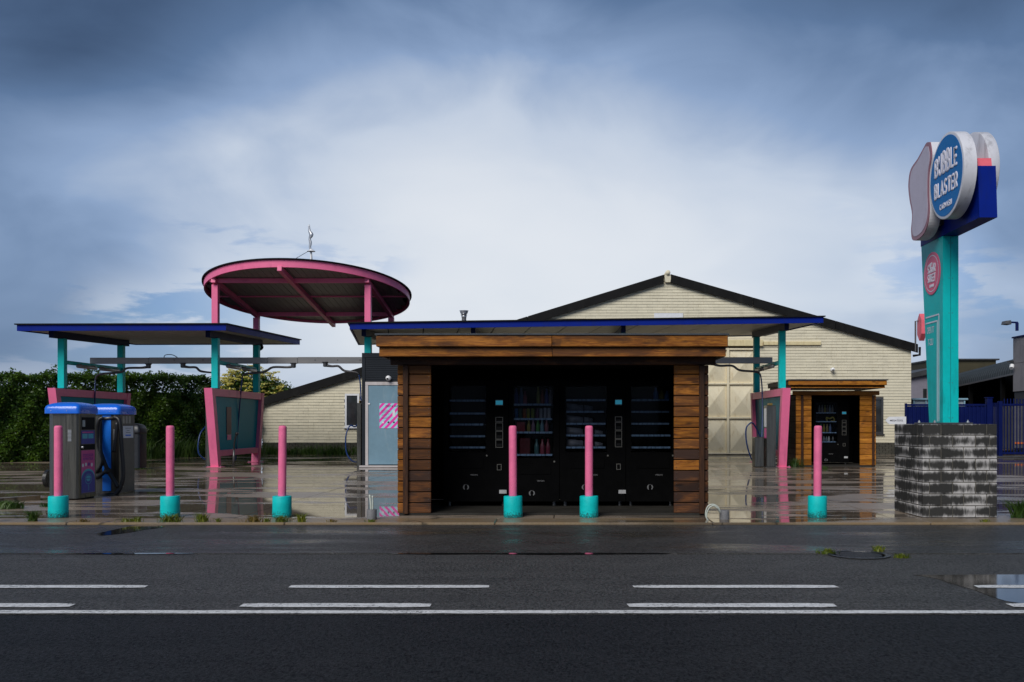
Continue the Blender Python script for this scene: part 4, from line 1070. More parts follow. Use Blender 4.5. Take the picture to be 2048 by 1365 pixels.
small_k = kiosk('small bright orange wood kiosk with one vending machine at the brick wall', sx_(1592), sx_(1752), sx_(1623), sx_(1720), YS, 2.1, zf(791, YS), 13,
                [(zf(770.5, 27.9), zf(761.5, 27.9), fx(1577, 27.9), fx(1774, 27.9), 27.9, 2), (zf(776.5, 27.96), zf(771.2, 27.96), fx(1582, 27.96), fx(1770, 27.96), 27.96, 1)],
                True, (sx_(1604), sx_(1746)), .03)

# ---- vending machines
def vending(label, x0, x1, yf, zb, zt, win, shelves, panel, screen=True, sc_=1.0, word=True, wordw=.11):
    o = thing('vending_machine', label, 'vending machine', ((x0 + x1) / 2, yf, zb), group='black vending machines')
    wx0, wx1, wz0, wz1 = win; D = .72
    cab = MB()
    cab.box(x0, wx0, yf, yf + D, zb, zt).box(wx1, x1, yf, yf + D, zb, zt).box(wx0 + .0005, wx1 - .0005, yf + .001, yf + D, wz1, zt).box(wx0 + .0005, wx1 - .0005, yf + .001, yf + D, zb, wz0)
    build('cabinet', cab, VEND, o)
    build('inner_back', MB().box(wx0 + .001, wx1 - .001, yf + .42, yf + .45, wz0 + .001, wz1 - .001), VENDIN, o)
    build('glass_pane', MB().box(wx0 + .002, wx1 - .002, yf + .012, yf + .016, wz0 + .002, wz1 - .002), GLASSC, o)
    for sx in (x0 + .08, x1 - .08):
        build('foot', MB().lathe([(.025, 0.03), (.025, zb)], (sx, yf + .1, 0), 8), STEELD, o)
    for z in shelves:
        sh = build('shelf', MB().box(wx0 + .01, wx1 - .01, yf + .06, yf + .41, z - .012, z), SHELFM, o)
        mb = MB(); x = wx0 + .012
        while x < wx1 - .05:
            l = random.uniform(.05, .13); l = min(l, wx1 - .012 - x)
            mb.box(x, x + l - .008, yf + .048, yf + .058, z - .018, z + .010); x += l
        build('price_rail', mb, PRICE, sh)
    if panel:
        px0, px1, pz = panel                      # control strip centre, width, top height
        pc_ = (px0 + px1) / 2; w2 = (px1 - px0) / 2
        if screen:
            build('display', MB().box(px0 + .004, px1 - .004, yf - .006, yf - .001, pz - .075 * sc_, pz - .012 * sc_), SCREEN, o)
            build('display_bezel', MB().box(px0, px1, yf - .0045, yf - .0005, pz - .088 * sc_, pz), GREYLINE, o)
        for (za, zb_) in ((.26, .335), (.345, .465), (.473, .595), (.602, .72)):
            za *= sc_; zb_ *= sc_
            fr = MB()
            t_ = .008
            fr.box(px0, px1, yf - .006, yf - .001, pz - za - t_, pz - za).box(px0, px1, yf - .006, yf - .001, pz - zb_, pz - zb_ + t_)
            fr.box(px0, px0 + t_, yf - .006, yf - .001, pz - zb_ + t_, pz - za - t_).box(px1 - t_, px1, yf - .006, yf - .001, pz - zb_ + t_, pz - za - t_)
            fm = build('module_frame', fr, GREYLINE, o)
            build('module_face', MB().box(px0 + .02, px1 - .02, yf - .004, yf - .0008, pz - zb_ + .02, pz - (za + zb_) / 2), VENDIN, fm)
        za, zb_ = .97 * sc_, 1.06 * sc_
        fr = MB(); q0, q1 = pc_ - w2 * .6, pc_ + w2 * .6
        fr.box(q0, q1, yf - .006, yf - .001, pz - za - .008, pz - za).box(q0, q1, yf - .006, yf - .001, pz - zb_, pz - zb_ + .008).box(q0, q0 + .008, yf - .006, yf - .001, pz - zb_ + .008, pz - za - .008).box(q1 - .008, q1, yf - .006, yf - .001, pz - zb_ + .008, pz - za - .008)
        build('coin_return', fr, GREYLINE, o)
        build('sticker', MB().box(pc_ + .00, pc_ + .11, yf - .003, yf - .0005, zb + .12, zb + .175), pm('white_sticker', (.45, .45, .45), .5), o)
    wc = wx0 + (wx1 - wx0) * .68; lz_ = wz0 - .34
    if word:
        text('lettering', 'VISION', pm('silver_letters', (.16, .16, .16), .4), o, lambda u, v: (wc + u, yf - .0015, lz_ + v), .022, wordw, .01)
        cc_ = wx0 + (wx1 - wx0) * .46; r_ = .042
        pts = [(cc_ + r_ * math.cos(R(a)), lz_ - .185 + r_ * math.sin(R(a))) for a in range(60, 250, 15)] + [(cc_ - .006 + r_ * .35 * math.cos(R(a)), lz_ - .185 + r_ * .9 * math.sin(R(a))) for a in range(250, 60, -19)]
        build('emblem', MB().prism(pts, 'y', yf - .003, yf - .0008), pm('silver_letters', (.16, .16, .16), .4), o)
        pts = [(cc_ + .006 + r_ * math.cos(R(a)), lz_ - .185 + r_ * math.sin(R(a))) for a in range(-60, 61, 15)] + [(cc_ + r_ * .55 * math.cos(R(a)) + .006, lz_ - .185 + r_ * .8 * math.sin(R(a))) for a in range(60, -61, -15)]
        build('emblem', MB().prism(pts, 'y', yf - .003, yf - .0008), pm('silver_letters', (.16, .16, .16), .4), o)
    build('delivery_flap', MB().cbox(wx0 + .08, wx1 - .04, yf - .008, yf - .0006, wz0 - .24, wz0 - .08, .006), VEND, o)
    build('lock', MB().lathe([(.014, 0), (.014, -.012), (.003, -.013)], (wx1 + .012, yf - .0005, wz0 - .05), 10, 'y'), GREYLINE, o)
    return o
YV = 14.3
vx = lambda x: (x - CX) / F * YV
vz = lambda y: CH - (y - CY) / F * YV
ZB, ZT = .10, 1.93
vending('leftmost vending machine in the large kiosk with empty shelves and control strip', vx(887), vx(1016.5), YV, ZB, ZT, (vx(897), vx(972), vz(905), vz(772)), [vz(y) for y in (801, 827, 849, 872.5, 895)], (vx(991), vx(1006), vz(800)))
vending('second vending machine from the left in the large kiosk, stocked with drinks', vx(1017.5), vx(1118.5), YV, ZB, ZT, (vx(1026), vx(1107), vz(917), vz(772)), [vz(y) for y in (809, 838, 865, 910)], None)
vending('third vending machine from the left in the large kiosk, holding pale bags', vx(1119.5), vx(1251), YV, ZB, ZT, (vx(1131), vx(1214), vz(905), vz(772)), [vz(y) for y in (800, 823.5, 847.5, 871, 895)], (vx(1230), vx(1244), vz(799)))
vending('rightmost vending machine in the large kiosk with three bottles on its top shelf', vx(1252), vx(1353), YV, ZB, ZT, (vx(1262), vx(1344), vz(905), vz(772)), [vz(y) for y in (800, 823.5, 847.5, 871, 895)], None)
YV2 = 29.0
v2x = lambda x: (x - CX) / F * YV2
v2z = lambda y: CH - (y - CY) / F * YV2
vending('single vending machine inside the small kiosk by the brick wall', v2x(1627), v2x(1698), YV2, ZB, 2.02, (v2x(1632), v2x(1675), v2z(886), v2z(806)), [v2z(y) for y in (826, 843.5, 865.5, 884)], (v2x(1684), v2x(1692.5), v2z(823.5)), wordw=.14)

# ---- goods behind the glass
GM = {}
def gmat(c):
    k = 'goods_%02d_%02d_%02d' % tuple(int(x * 99) for x in c)
    return pm(k, c, .3, var=.15, scale=20)
PROTO = {}
def goods(kind, x, z, y, col, label, h, r, group):
    key = (kind, round(h, 3), round(r, 3), col)
    if key in PROTO:
        return dup(PROTO[key], (x, y, z), label=label, group=group)
    if kind == 'bottle': prof = [(r * .85, 0), (r, h * .04), (r, h * .55), (r * .86, h * .62), (r * .45, h * .82), (r * .40, h * .88), (r * .45, h * .885), (r * .45, h * .99), (r * .3, h)]
    elif kind == 'can': prof = [(r * .8, 0), (r, h * .06), (r, h * .92), (r * .82, h), (r * .7, h)]
    o = build('drink_bottle' if kind == 'bottle' else 'drink_can', MB().lathe(prof, (x, y, z), 12), gmat(col), autosmooth=50, label=label, cat='bottle' if kind == 'bottle' else 'can', group=group)
    PROTO[key] = o
    return o
gy = YV + .10
G2 = 'drinks in the second vending machine'
r1 = [(1032, (.03, .06, .22), 'blue', .24), (1042, (.05, .10, .20), 'dull blue', .25), (1049.5, (.30, .05, .08), 'red', .20), (1076, (.20, .20, .03), 'tall yellow', .27), (1084.5, (.20, .03, .02), 'dark red', .22), (1093, (.05, .06, .25), 'indigo', .24), (1101, (.22, .18, .20), 'pale pink', .22)]
for x, c_, nm, h in r1: goods('bottle', vx(x), vz(809) + .001, gy, c_, nm + ' drink bottle on the top shelf of the second vending machine', h, .031, G2)
r2 = [(1032, (.02, .12, .32), 'bright blue'), (1040, (.02, .08, .04), 'dark green'), (1048.5, (.35, .09, .02), 'orange'), (1056, (.30, .28, .02), 'yellow'), (1065, (.24, .28, .03), 'lime'), (1074, (.14, .05, .10), 'plum'), (1081.5, (.40, .40, .42), 'white leftmost'), (1090, (.42, .42, .45), 'white middle'), (1098, (.45, .45, .48), 'white rightmost')]
for i, (x, c_, nm) in enumerate(r2): goods('can', vx(x), vz(838) + .001, gy, c_, nm + ' slim can on the second shelf of the second vending machine', .155 + .008 * (i > 6), .026, G2)
r3 = [(1057, (.30, .24, .04), 'amber'), (1066, (.28, .16, .24), 'mauve'), (1075.5, (.06, .26, .05), 'green'), (1084, (.16, .30, .36), 'ice blue'), (1093, (.28, .10, .12), 'thin pink')]
for x, c_, nm in r3: goods('bottle', vx(x), vz(865) + .001, gy, c_, nm + ' drink bottle on the third shelf of the second vending machine', .185, .029, G2)
build('drink_carton', MB().cbox(vx(1033), vx(1050), gy - .04, gy + .06, vz(865) + .001, vz(865) + .155, .006), gmat((.22, .02, .03)), label='dark red carton on the third shelf of the second vending machine', cat='carton', group=G2)
r4 = [(1073, (.06, .16, .17), 'teal'), (1084.5, (.28, .05, .08), 'crimson left'), (1096, (.26, .04, .07), 'crimson right')]
for x, c_, nm in r4: goods('bottle', vx(x), vz(910) + .001, gy, c_, nm + ' drink bottle on the bottom shelf of the second vending machine', .235, .036, G2)
build('drink_carton', MB().cbox(vx(1039), vx(1060), gy - .04, gy + .06, vz(910) + .001, vz(910) + .25, .006), gmat((.10, .012, .015)), label='dark carton on the bottom shelf of the second vending machine', cat='carton', group=G2)
for x, c_, nm, h in ((1313, (.03, .15, .42), 'large blue', .185), (1325, (.30, .24, .05), 'yellow topped', .15), (1335.5, (.05, .18, .40), 'small blue', .14)):
    goods('bottle', vx(x), vz(800) + .001, gy, c_, nm + ' care bottle on the top shelf of the rightmost vending machine', h, .04, 'bottles in the rightmost vending machine')
def bag(x0, x1, z, h, label):
    mb = MB(); nu, nv = 10, 7
    X0, X1 = vx(x0), vx(x1)
    rnd_ = [[random.uniform(-.012, .012) for _ in range(nv + 1)] for _ in range(nu + 1)]
    for side in (-1, 1):
        b = len(mb.v)
        for i in range(nu + 1):
            for j in range(nv + 1):
                u, v = i / nu, j / nv
                puff_ = math.sin(math.pi * u) ** .6 * math.sin(math.pi * (v * .85 + .05)) ** .7
                mb.v.append((X0 + (X1 - X0) * u, gy + .05 + side * (.055 * puff_ + rnd_[i][j] * .6), z + h * v * (1 - .25 * u) + rnd_[i][j] * .4 * (v > .05)))
        for i in range(nu):
            for j in range(nv):
                mb.f.append((b + i * (nv + 1) + j, b + (i + 1) * (nv + 1) + j, b + (i + 1) * (nv + 1) + j + 1, b + i * (nv + 1) + j + 1))
    build('pouch_bag', mb, pm('pale_pouch', (.24, .24, .27), .35, var=.3, scale=12), smooth=True, label=label, cat='bag', group='bags in the third vending machine')
for i, (zy, nm) in enumerate(((823.5, 'second'), (847.5, 'third'), (871, 'fourth'), (895, 'fifth'))):
    bag(1133, 1167, vz(zy) + .002, .125, 'large pale bag on the %s shelf of the third vending machine' % nm)
    bag(1169, 1186, vz(zy) + .002, .10, 'small pale bag on the %s shelf of the third vending machine' % nm)
    if i >= 2: bag(1190, 1207, vz(zy) + .002, .08, 'pale bag at the right of the %s shelf of the third vending machine' % nm)
gy = YV2 + .12
def g2(xs_, shelf, cols, nm, h, r):
    for i, (x, c_) in enumerate(zip(xs_, cols)):
        goods('bottle', v2x(x), v2z(shelf) + .001, gy, c_, ('%s slim bottle, ' % ('first', 'second', 'third', 'fourth', 'fifth', 'sixth')[i]) + nm + ' of the small kiosk machine', h, r, 'bottles in the small kiosk machine')
g2((1641, 1646.5, 1652, 1657, 1662, 1667), 826, ((.2, .2, .2), (.25, .25, .25), (.30, .26, .04), (.12, .10, .08), (.22, .28, .33), (.2, .2, .19)), 'top shelf', .24, .032)
g2((1644, 1650, 1656.5, 1662.5), 865.5, ((.03, .2, .08), (.25, .22, .03), (.22, .17, .06), (.10, .15, .30)), 'third shelf', .26, .036)
g2((1650, 1655, 1660, 1668), 884, ((.18, .22, .25), (.18, .22, .25), (.45, .45, .45), (.1, .1, .1)), 'bottom shelf', .17, .034)
yp = (v2x(1663), v2z(843.5))
mb = MB().tube([(yp[0] - .10, gy, yp[1] + .01), (yp[0] - .12, gy, yp[1] + .12), (yp[0] - .02, gy, yp[1] + .09), (yp[0] + .08, gy, yp[1] + .13), (yp[0] + .12, gy, yp[1] + .03), (yp[0] + .02, gy, yp[1] + .015)], .022, 8, True, 4)
build('cloth_roll', mb, gmat((.30, .25, .03)), smooth=True, label='yellow folded cloth on the second shelf of the small kiosk machine', cat='cloth')

# ================================================================== bollards
bn = ('behind the steel vacuum cabinet at far left', 'between the vacuum cabinets and the weedy edge', 'in front of the bare wet slab left of the kiosk', 'before the second vending machine', 'before the third vending machine', 'right of the large kiosk near the smaller kiosk')
bn = ('in front of the left vacuum cabinet', 'just right of the two vacuum cabinets', 'standing alone left of the large kiosk', 'left one of the pair in the open kiosk front', 'right one of the pair in the open kiosk front', 'standing between the kiosks and the block plinth')
BX = (-6.89, -5.37, -3.85, -0.706, 0.326, 3.43)
b0 = None
for i, (x, lab) in enumerate(zip(BX, bn)):
    y = 12.92
    L = 'pink bollard with teal base ' + lab
    if b0 is None:
        b0 = thing('bollard', L, 'bollard', (x, y, 0), group='pink and teal bollards')
        build('post', MB().lathe([(.054, .285), (.054, 1.205), (.052, 1.225), (.046, 1.238), (.034, 1.244), (.0, 1.246)], (x, y, 0), 28), PINKB, b0, autosmooth=45)
        build('base', MB().lathe([(.128, 0.002), (.129, .02), (.1265, .15), (.127, .278), (.122, .288), (.055, .290)], (x, y, 0), 32), TEALB, b0, autosmooth=45)
    else:
        o = copy_tree(b0, (x, y, 0), label=L); o.rotation_euler = (random.uniform(-.010, .010), random.uniform(-.012, .012), random.uniform(0, 6))

# conduit stubs beside the kiosk
def stub(p, r, h, label):
    o = thing('conduit_stub', label, 'conduit stub', (p[0], p[1], 0), group='concrete conduit stubs')
    build('collar', MB().lathe([(r, 0), (r, h * .95), (r * .94, h), (r * .3, h - .004)], (p[0], p[1], 0), 24), CONC, o, autosmooth=45)
    return o
c1 = (fx(743.5, 12.62), 12.62); s1 = stub(c1, .066, .135, 'grey concrete stub with two upright cable ends left of the kiosk')
build('cable', MB().tube([(c1[0] - .01, c1[1], .12), (c1[0] - .015, c1[1], .22), (c1[0] - .03, c1[1] + .01, .325)], .013, 8, True, 3), CABLE, s1, smooth=True)
build('cable', MB().tube([(c1[0] + .012, c1[1], .12), (c1[0] + .012, c1[1], .22), (c1[0] + .01, c1[1], .315)], .011, 8, True, 3), CABLE, s1, smooth=True)
c2 = (fx(1448.5, 12.62), 12.62); s2 = stub(c2, .064, .12, 'grey concrete stub with looped white cables right of the kiosk')
def ck(x, y, Y=12.6): return at(x, y, Y)
build('cable', MB().tube([ck(1441, 1026), ck(1436, 1015), ck(1427, 1009.5), ck(1417, 1012), ck(1412, 1022), ck(1412, 1034), ck(1418, 1042), ck(1430, 1044.2), ck(1440, 1044.5)], .010, 8, True, 5), CABLE, s2, smooth=True)
build('cable', MB().tube([ck(1440, 1027, 12.55), ck(1435, 1017, 12.5), ck(1427, 1012, 12.5), ck(1419, 1016, 12.5), ck(1414, 1026, 12.5), ck(1413.5, 1036, 12.5), ck(1419, 1044, 12.5), ck(1439, 1046, 12.5)], .009, 8, True, 5), CABLE, s2, smooth=True)

# ================================================================== block plinth and pylon sign
bx0, bx1 = fx(1845, 12.84), fx(1995, 12.84)
by0, by1 = 12.84, 13.95
HB = .159
pl = thing('block_plinth', 'square plinth of black lime streaked concrete blocks under the tall sign', 'plinth', ((bx0 + bx1) / 2, by0, 0))
build('core', MB().box(bx0 + .012, bx1 - .012, by0 + .012, by1 - .012, 0.001, HB * 8 - .012), MORTAR, pl)
fa = ((0, .25, .55, .86, 1), (0, .095, .405, .71, .90, 1)); sa = ((0, .30, .62, 1), (0, .16, .48, .80, 1))
D_ = .19
for r in range(8):
    z0, z1 = r * HB + .004, (r + 1) * HB - .006
    f_ = fa[(r + 1) % 2]
    for a, b in zip(f_[:-1], f_[1:]):
        j = random.uniform(-.003, .003)
        build('block', MB().cbox(bx0 + (bx1 - bx0) * a + .005, bx0 + (bx1 - bx0) * b - .005, by0 + j, by0 + D_, z0, z1, .006), BLOCK, pl)
        build('block', MB().cbox(bx0 + (bx1 - bx0) * a + .005, bx0 + (bx1 - bx0) * b - .005, by1 - D_, by1 + j, z0, z1, .006), BLOCK, pl)
    for a, b in zip(sa[r % 2][:-1], sa[r % 2][1:]):
        ya, yb2 = by0 + D_ + .003, by1 - D_ - .003
        for xa, xb in ((bx0, bx0 + D_), (bx1 - D_, bx1)):
            j = random.uniform(-.003, .003)
            build('block', MB().cbox(xa + j, xb + j, ya + (yb2 - ya) * a + .003, ya + (yb2 - ya) * b - .003, z0, z1, .006), BLOCK, pl)
build('top_slab', MB().box(bx0 + D_, bx1 - D_, by0 + D_, by1 - D_, HB * 8 - .03, HB * 8 - .008), CONC, pl)

zt0 = HB * 8
PX0, PX1 = 5.19, 5.405
py = thing('pylon_sign', 'tall teal and blue car wash pylon with round lettered sign boxes', 'sign', (5.3, 13.3, zt0))
build('base_plate', MB().cbox(PX0 - .17, PX1 + .17, 12.97, 13.66, zt0 - .004, zt0 + .014, .004), STEELD, py)
for sx in (-.12, .12 + PX1 - PX0):
    for yy in (13.03, 13.6):
        build('anchor_bolt', MB().lathe([(.022, 0.014), (.022, .03), (.010, .032), (.010, .05)], (PX0 + sx, yy, zt0), 8), GALV, py)
ZC = 3.85
colm = build('column', MB().hexa([(PX0, 13.05, zt0 + .015), (PX1, 13.05, zt0 + .015), (PX1, 13.54, zt0 + .015), (PX0, 13.54, zt0 + .015), (PX0, 13.05, ZC), (PX1, 13.05, ZC), (PX1, 13.84, ZC), (PX0, 13.84, ZC)]), TEAL, py)
xm = (PX0 + PX1) / 2
build('seam', MB().box(xm - .0025, xm + .0025, 13.0475, 13.0495, zt0 + .02, ZC - .01), pm('teal_seam', (0, .12, .13), .5), colm)
for k in range(6):
    for d in (-.022, .022):
        build('rivet', MB().lathe([(.006, 0), (.005, -.003), (.001, -.004)], (xm + d, 13.0495, zt0 + .08 + k * .48), 8, 'y'), STEELD, colm)
# blue head
hy0, hy1 = 11.90, 13.85
hd = build('head_box', MB().hexa([(PX0 - .005, hy0 - .015, ZC + .002), (PX1 + .005, hy0 - .015, ZC + .002), (PX1 + .005, hy1, ZC + .002), (PX0 - .005, hy1, ZC + .002), (PX0 - .005, hy0 + .03, 4.51), (PX1 + .005, hy0 + .03, 4.51), (PX1 + .005, hy1, 4.51), (PX0 - .005, hy1, 4.51)]), NAVY, py)
build('head_cap', MB().hexa([(PX0 + .01, hy0 + .06, 4.511), (PX1 - .03, hy0 + .06, 4.511), (PX1 - .03, hy0 + .75, 4.511), (PX0 + .01, hy0 + .75, 4.511), (PX0 + .01, hy0 + .08, 4.62), (PX1 - .03, hy0 + .08, 4.62), (PX1 - .03, hy0 + .75, 4.62), (PX0 + .01, hy0 + .75, 4.62)]), REDPK, py)
# round lettered box
XD = 4.95; DY, DZ, DR = 12.34, 4.49, .552
d1 = build('sign_box', MB().lathe([(DR - .02, XD + .17), (DR, XD + .165), (DR, XD + .004), (DR - .012, XD), (DR - .035, XD - .001)], (0, DY, DZ), 72, 'x'), SIGNW, py, autosmooth=40)
build('sign_face', MB().lathe([(DR - .036, XD + .01), (DR - .036, XD - .004), (0.0, XD - .0045)], (0, DY, DZ), 72, 'x'), SIGNB, d1)
build('mounting', MB().box(XD + .172, PX0 - .006, DY - .22, DY + .22, 4.2, 4.5), STEELD, d1)
pf = lambda cy, cz, X: (lambda u, v: (X, cy - u, cz + v))
puffy('lettering', 'BUBBLE', SIGNP, d1, pf(DY, DZ + .165, XD - .007), .70, .20, .026, bulge=.30, gap=.42)
puffy('lettering', 'BLASTER', SIGNP, d1, pf(DY, DZ - .135, XD - .007), .72, .175, .023, bulge=-.18 if False else .0001, gap=.42)
puffy('lettering', 'CARWASH', SIGNP, d1, pf(DY, DZ - .375, XD - .007), .38, .062, .011, gap=.42)
d2 = build('sign_box', MB().lathe([(DR + .0, PX1 + .18), (DR + .008, PX1 + .17), (DR + .008, PX1 + .035), (DR - .01, PX1 + .03)], (0, DY + .41, DZ + .11), 72, 'x'), SIGNW, py, autosmooth=40)
build('mounting', MB().box(PX1 + .006, PX1 + .029, DY + .2, DY + .6, 4.15, 4.45), STEELD, d2)
# plain pale panel beside it
out = [(1860, 285), (1863, 310), (1858, 345), (1857, 385), (1858, 425), (1853, 455), (1842, 474), (1826, 481), (1822, 462), (1824, 430), (1819, 400), (1816.5, 370), (1821, 340), (1835, 318), (1846, 298), (1853, 286)]
def o2w(x, y):
    s = (x - CX) / XD; Y = F / s; return (Y, CH + (CY - y) / s)
P2 = [Vector((a, b, 0)) for a, b in (o2w(x, y) for x, y in out)]
P2 = [(p.x, p.y) for p in catmull(P2 + P2[:1], 5)[:-1]]
cen = (sum(p[0] for p in P2) / len(P2), sum(p[1] for p in P2) / len(P2))
d3 = build('blank_panel', MB().prism(P2, 'x', XD + .16, XD), MAUVE, py)
build('panel_return', MB().prism([(cen[0] + (a - cen[0]) * 1.004, cen[1] + (b - cen[1]) * 1.004) for a, b in P2], 'x', XD + .161, XD + .012), SIGNW, d3)
build('panel_face', MB().prism([(cen[0] + (a - cen[0]) * .86, cen[1] + (b - cen[1]) * .92) for a, b in P2], 'x', XD + .01, XD - .004), pm('blank_face', (0.50, 0.45, 0.54), 0.4, var=0.08, scale=3, spec=0.25, stain=((0.30, 0.24, 0.27), 0.4, 6.0)), d3)
build('mounting', MB().box(XD + .162, PX0 - .006, 13.0, 13.5, 4.0, 4.4), STEELD, d3)
# pink disc on the column
s_ = 141.5; py_c = F * PX0 / (1865 - CX); pz_c = CH + (CY - 547.5) / ((1865 - CX) / PX0); pr_ = .30
e_ = build('disc_badge', MB().lathe([(pr_, PX0 - .002), (pr_, PX0 - .010), (pr_ * .98, PX0 - .012), (0, PX0 - .0125)], (0, py_c, pz_c), 56, 'x'), SIGNPK, py)
mb = MB()
nn_ = 56
for k in range(nn_):
    a = 2 * math.pi * k / nn_
    mb.v += [(PX0 - .0135, py_c + r_ * math.cos(a), pz_c + r_ * math.sin(a)) for r_ in (pr_ * .86, pr_ * .82)]
mb.f += [(2 * k, 2 * ((k + 1) % nn_), 2 * ((k + 1) % nn_) + 1, 2 * k + 1) for k in range(nn_)]
build('ring', mb, SIGNP, e_, fix=False)
puffy('lettering', 'SUGAR', SIGNP, e_, pf(py_c, pz_c + .065, PX0 - .014), .27, .10, .013, bulge=.35, gap=.34)
puffy('lettering', 'STREET', SIGNP, e_, pf(py_c, pz_c - .065, PX0 - .014), .27, .10, .013, bulge=.0001, gap=.34)
puffy('lettering', 'CARWASH', SIGNP, e_, pf(py_c, pz_c - .175, PX0 - .014), .15, .035, .007, gap=.34)
# white lines and opening hours
def cw(x, y):
    s = (x - CX) / PX0; return (PX0 - .003, F / s, CH + (CY - y) / s)
def vline(x, y0, y1, wpx):
    a, b = cw(x, y0), cw(x + wpx, y0)
    z1 = cw(x, y1)[2]
    build('white_line', MB().box(PX0 - .004, PX0 - .001, a[1], b[1], z1, a[2]), SIGNP, colm)
za = CH + (CY - 634) / 142; zb3 = CH + (CY - 644) / 142
ya_, yb_ = cw(1879, 0)[1], cw(1852.5, 0)[1]
for (yr, yl, zt_, wd) in ((cw(1878.5, 0)[1], 13.66, 2.80, .020), (cw(1875.2, 0)[1], 13.66, 2.715, .020)):
    build('white_line', MB().box(PX0 - .005, PX0 - .002, yr, yl, zt_ - wd, zt_), SIGNP, colm)
    build('white_line', MB().box(PX0 - .0045, PX0 - .0015, yr, yr + .014, zt0 + .03, zt_ - wd), SIGNP, colm)
text('opening_hours', 'OPEN 7/7', SIGNP, colm, lambda u, v: (PX0 - .003, 13.48 - u, 2.60 + v), .095, .26, .012)
text('opening_hours', '7-22U', SIGNP, colm, lambda u, v: (PX0 - .003, 13.48 - u, 2.43 + v), .095, .19, .012)

# ================================================================== vacuum cabinets
def rrect(x0, x1, y0, y1, r, n=5):
    P = []
    for cx_, cy_, a0 in ((x1 - r, y0 + r, -90), (x1 - r, y1 - r, 0), (x0 + r, y1 - r, 90), (x0 + r, y0 + r, 180)):
        P += [(cx_ + r * math.cos(R(a0 + 90 * k / n)), cy_ + r * math.sin(R(a0 + 90 * k / n))) for k in range(n + 1)]
    return P
def dome_cap(x0, x1, y0, y1, z0, skirt, rise, r):
    mb = MB(); P = rrect(x0, x1, y0, y1, r); n = len(P); cx_, cy_ = (x0 + x1) / 2, (y0 + y1) / 2
    rings = [(1.0, z0), (1.0, z0 + skirt * .85), (.985, z0 + skirt)]
    for k in range(1, 8):
        t_ = k / 8; rings.append((math.cos(t_ * math.pi / 2) ** .8 * .985, z0 + skirt + rise * math.sin(t_ * math.pi / 2)))
    for s, z in rings: mb.v += [(cx_ + (x - cx_) * s, cy_ + (y - cy_) * s, z) for x, y in P]
    for i in range(len(rings) - 1):
        for k in range(n): mb.f.append((i * n + k, i * n + (k + 1) % n, (i + 1) * n + (k + 1) % n, (i + 1) * n + k))
    mb.f.append(tuple(range((len(rings) - 1) * n, len(rings) * n))); mb.f.append(tuple(reversed(range(n))))
    return mb
def vents(o, face, c0, c1, z0, rows, dz, h, pos, nrm):
    for k in range(rows):
        if face == 'y': mb = MB().box(c0, c1, pos - .003, pos - .0005, z0 + k * dz, z0 + k * dz + h)
        else: mb = MB().box(pos + .0005, pos + .003, c0, c1, z0 + k * dz, z0 + k * dz + h)
        build('vent_slot', mb, GALV, o)
vA = thing('vacuum_cabinet', 'steel vacuum cabinet with pink and blue instruction panel and domed blue cap', 'vacuum cabinet', (-8.4, 16.1, 0))
ax0, ax1, ay0, ay1 = -8.66, -8.13, 15.86, 16.46
zc0 = 1.44
build('body', MB().prism([(ax0, ay0 + .10), (ax0 + .10, ay0 + .02), (ax0 + .31, ay0 + .02), (ax0 + .315, ay0), (ax1 - .03, ay0), (ax1, ay0 + .03), (ax1, ay1), (ax0, ay1)], 'z', .02, zc0), STEEL, vA)
build('base', MB().box(ax0 + .02, ax1 - .02, ay0 + .04, ay1 - .02, .002, .019), BLACK, vA)
cap = build('cap', dome_cap(ax0 - .03, ax1 + .04, ay0 - .04, ay1 + .04, zc0 + .002, .095, .10, .06), CAPB, vA, autosmooth=35)
for dx in (.1, .36): build('screw', MB().lathe([(.006, 0), (.005, -.004), (.001, -.005)], (ax0 + dx, ay0 - .0405, zc0 + .045), 8, 'y'), GALV, cap)
vents(vA, 'y', ax0 + .36, ax0 + .42, .98, 9, .022, .012, ay0, 0)
vents(vA, 'y', ax0 + .12, ax0 + .17, .98, 9, .022, .012, ay0 + .02, 0)
# right face = instruction panel
def pface(y0, y1, z0, z1, m_, nm, e=.002, par=None):
    return build(nm, MB().box(ax1 + e - .0018, ax1 + e, y0, y1, z0, z1), m_, par or vA)
pface(ay0 + .07, ay1 - .02, .07, 1.42, STEELD, 'panel_frame', .003)
pface(ay0 + .11, ay1 - .05, 1.17, 1.38, BLACK, 'display_recess', .006)
pface(ay0 + .13, ay0 + .22, 1.22, 1.33, pm('grey_lcd', (.30, .36, .40), .2), 'display', .009)
pr2 = pface(ay0 + .10, ay1 - .05, .93, 1.155, PANELB, 'tariff_print', .006)
pface(ay0 + .13, ay0 + .30, 1.02, 1.10, PANELT, 'tariff_box', .0085, pr2); pface(ay0 + .33, ay0 + .50, 1.02, 1.10, PANELT, 'tariff_box', .0085, pr2)
pface(ay0 + .13, ay0 + .50, 1.115, 1.135, PANELP, 'tariff_line', .0085, pr2)
pface(ay0 + .08, ay1 - .04, .83, .92, BLACK, 'lock_strip', .006)
build('lock', MB().lathe([(.022, 0), (.022, .03), (.004, .034)], (ax1 + .007, ay0 + .10, .875), 12, 'x'), GALV, vA)
ip = pface(ay0 + .10, ay1 - .05, .10, .82, PANELP, 'instruction_print', .006)
zc_, yc_ = .30, (ay0 + .10 + ay1 - .05) / 2
wv = (ay1 - .05 - ay0 - .10) / 2 - .002
arc_p = [(yc_ + wv * math.cos(R(a)), .35 + .155 * math.sin(R(a))) for a in range(0, 181, 12)]
build('teal_arch', MB().prism(arc_p + [(yc_ - wv, .102), (yc_ + wv, .102)], 'x', ax1 + .0062, ax1 + .0085), PANELT, ip)
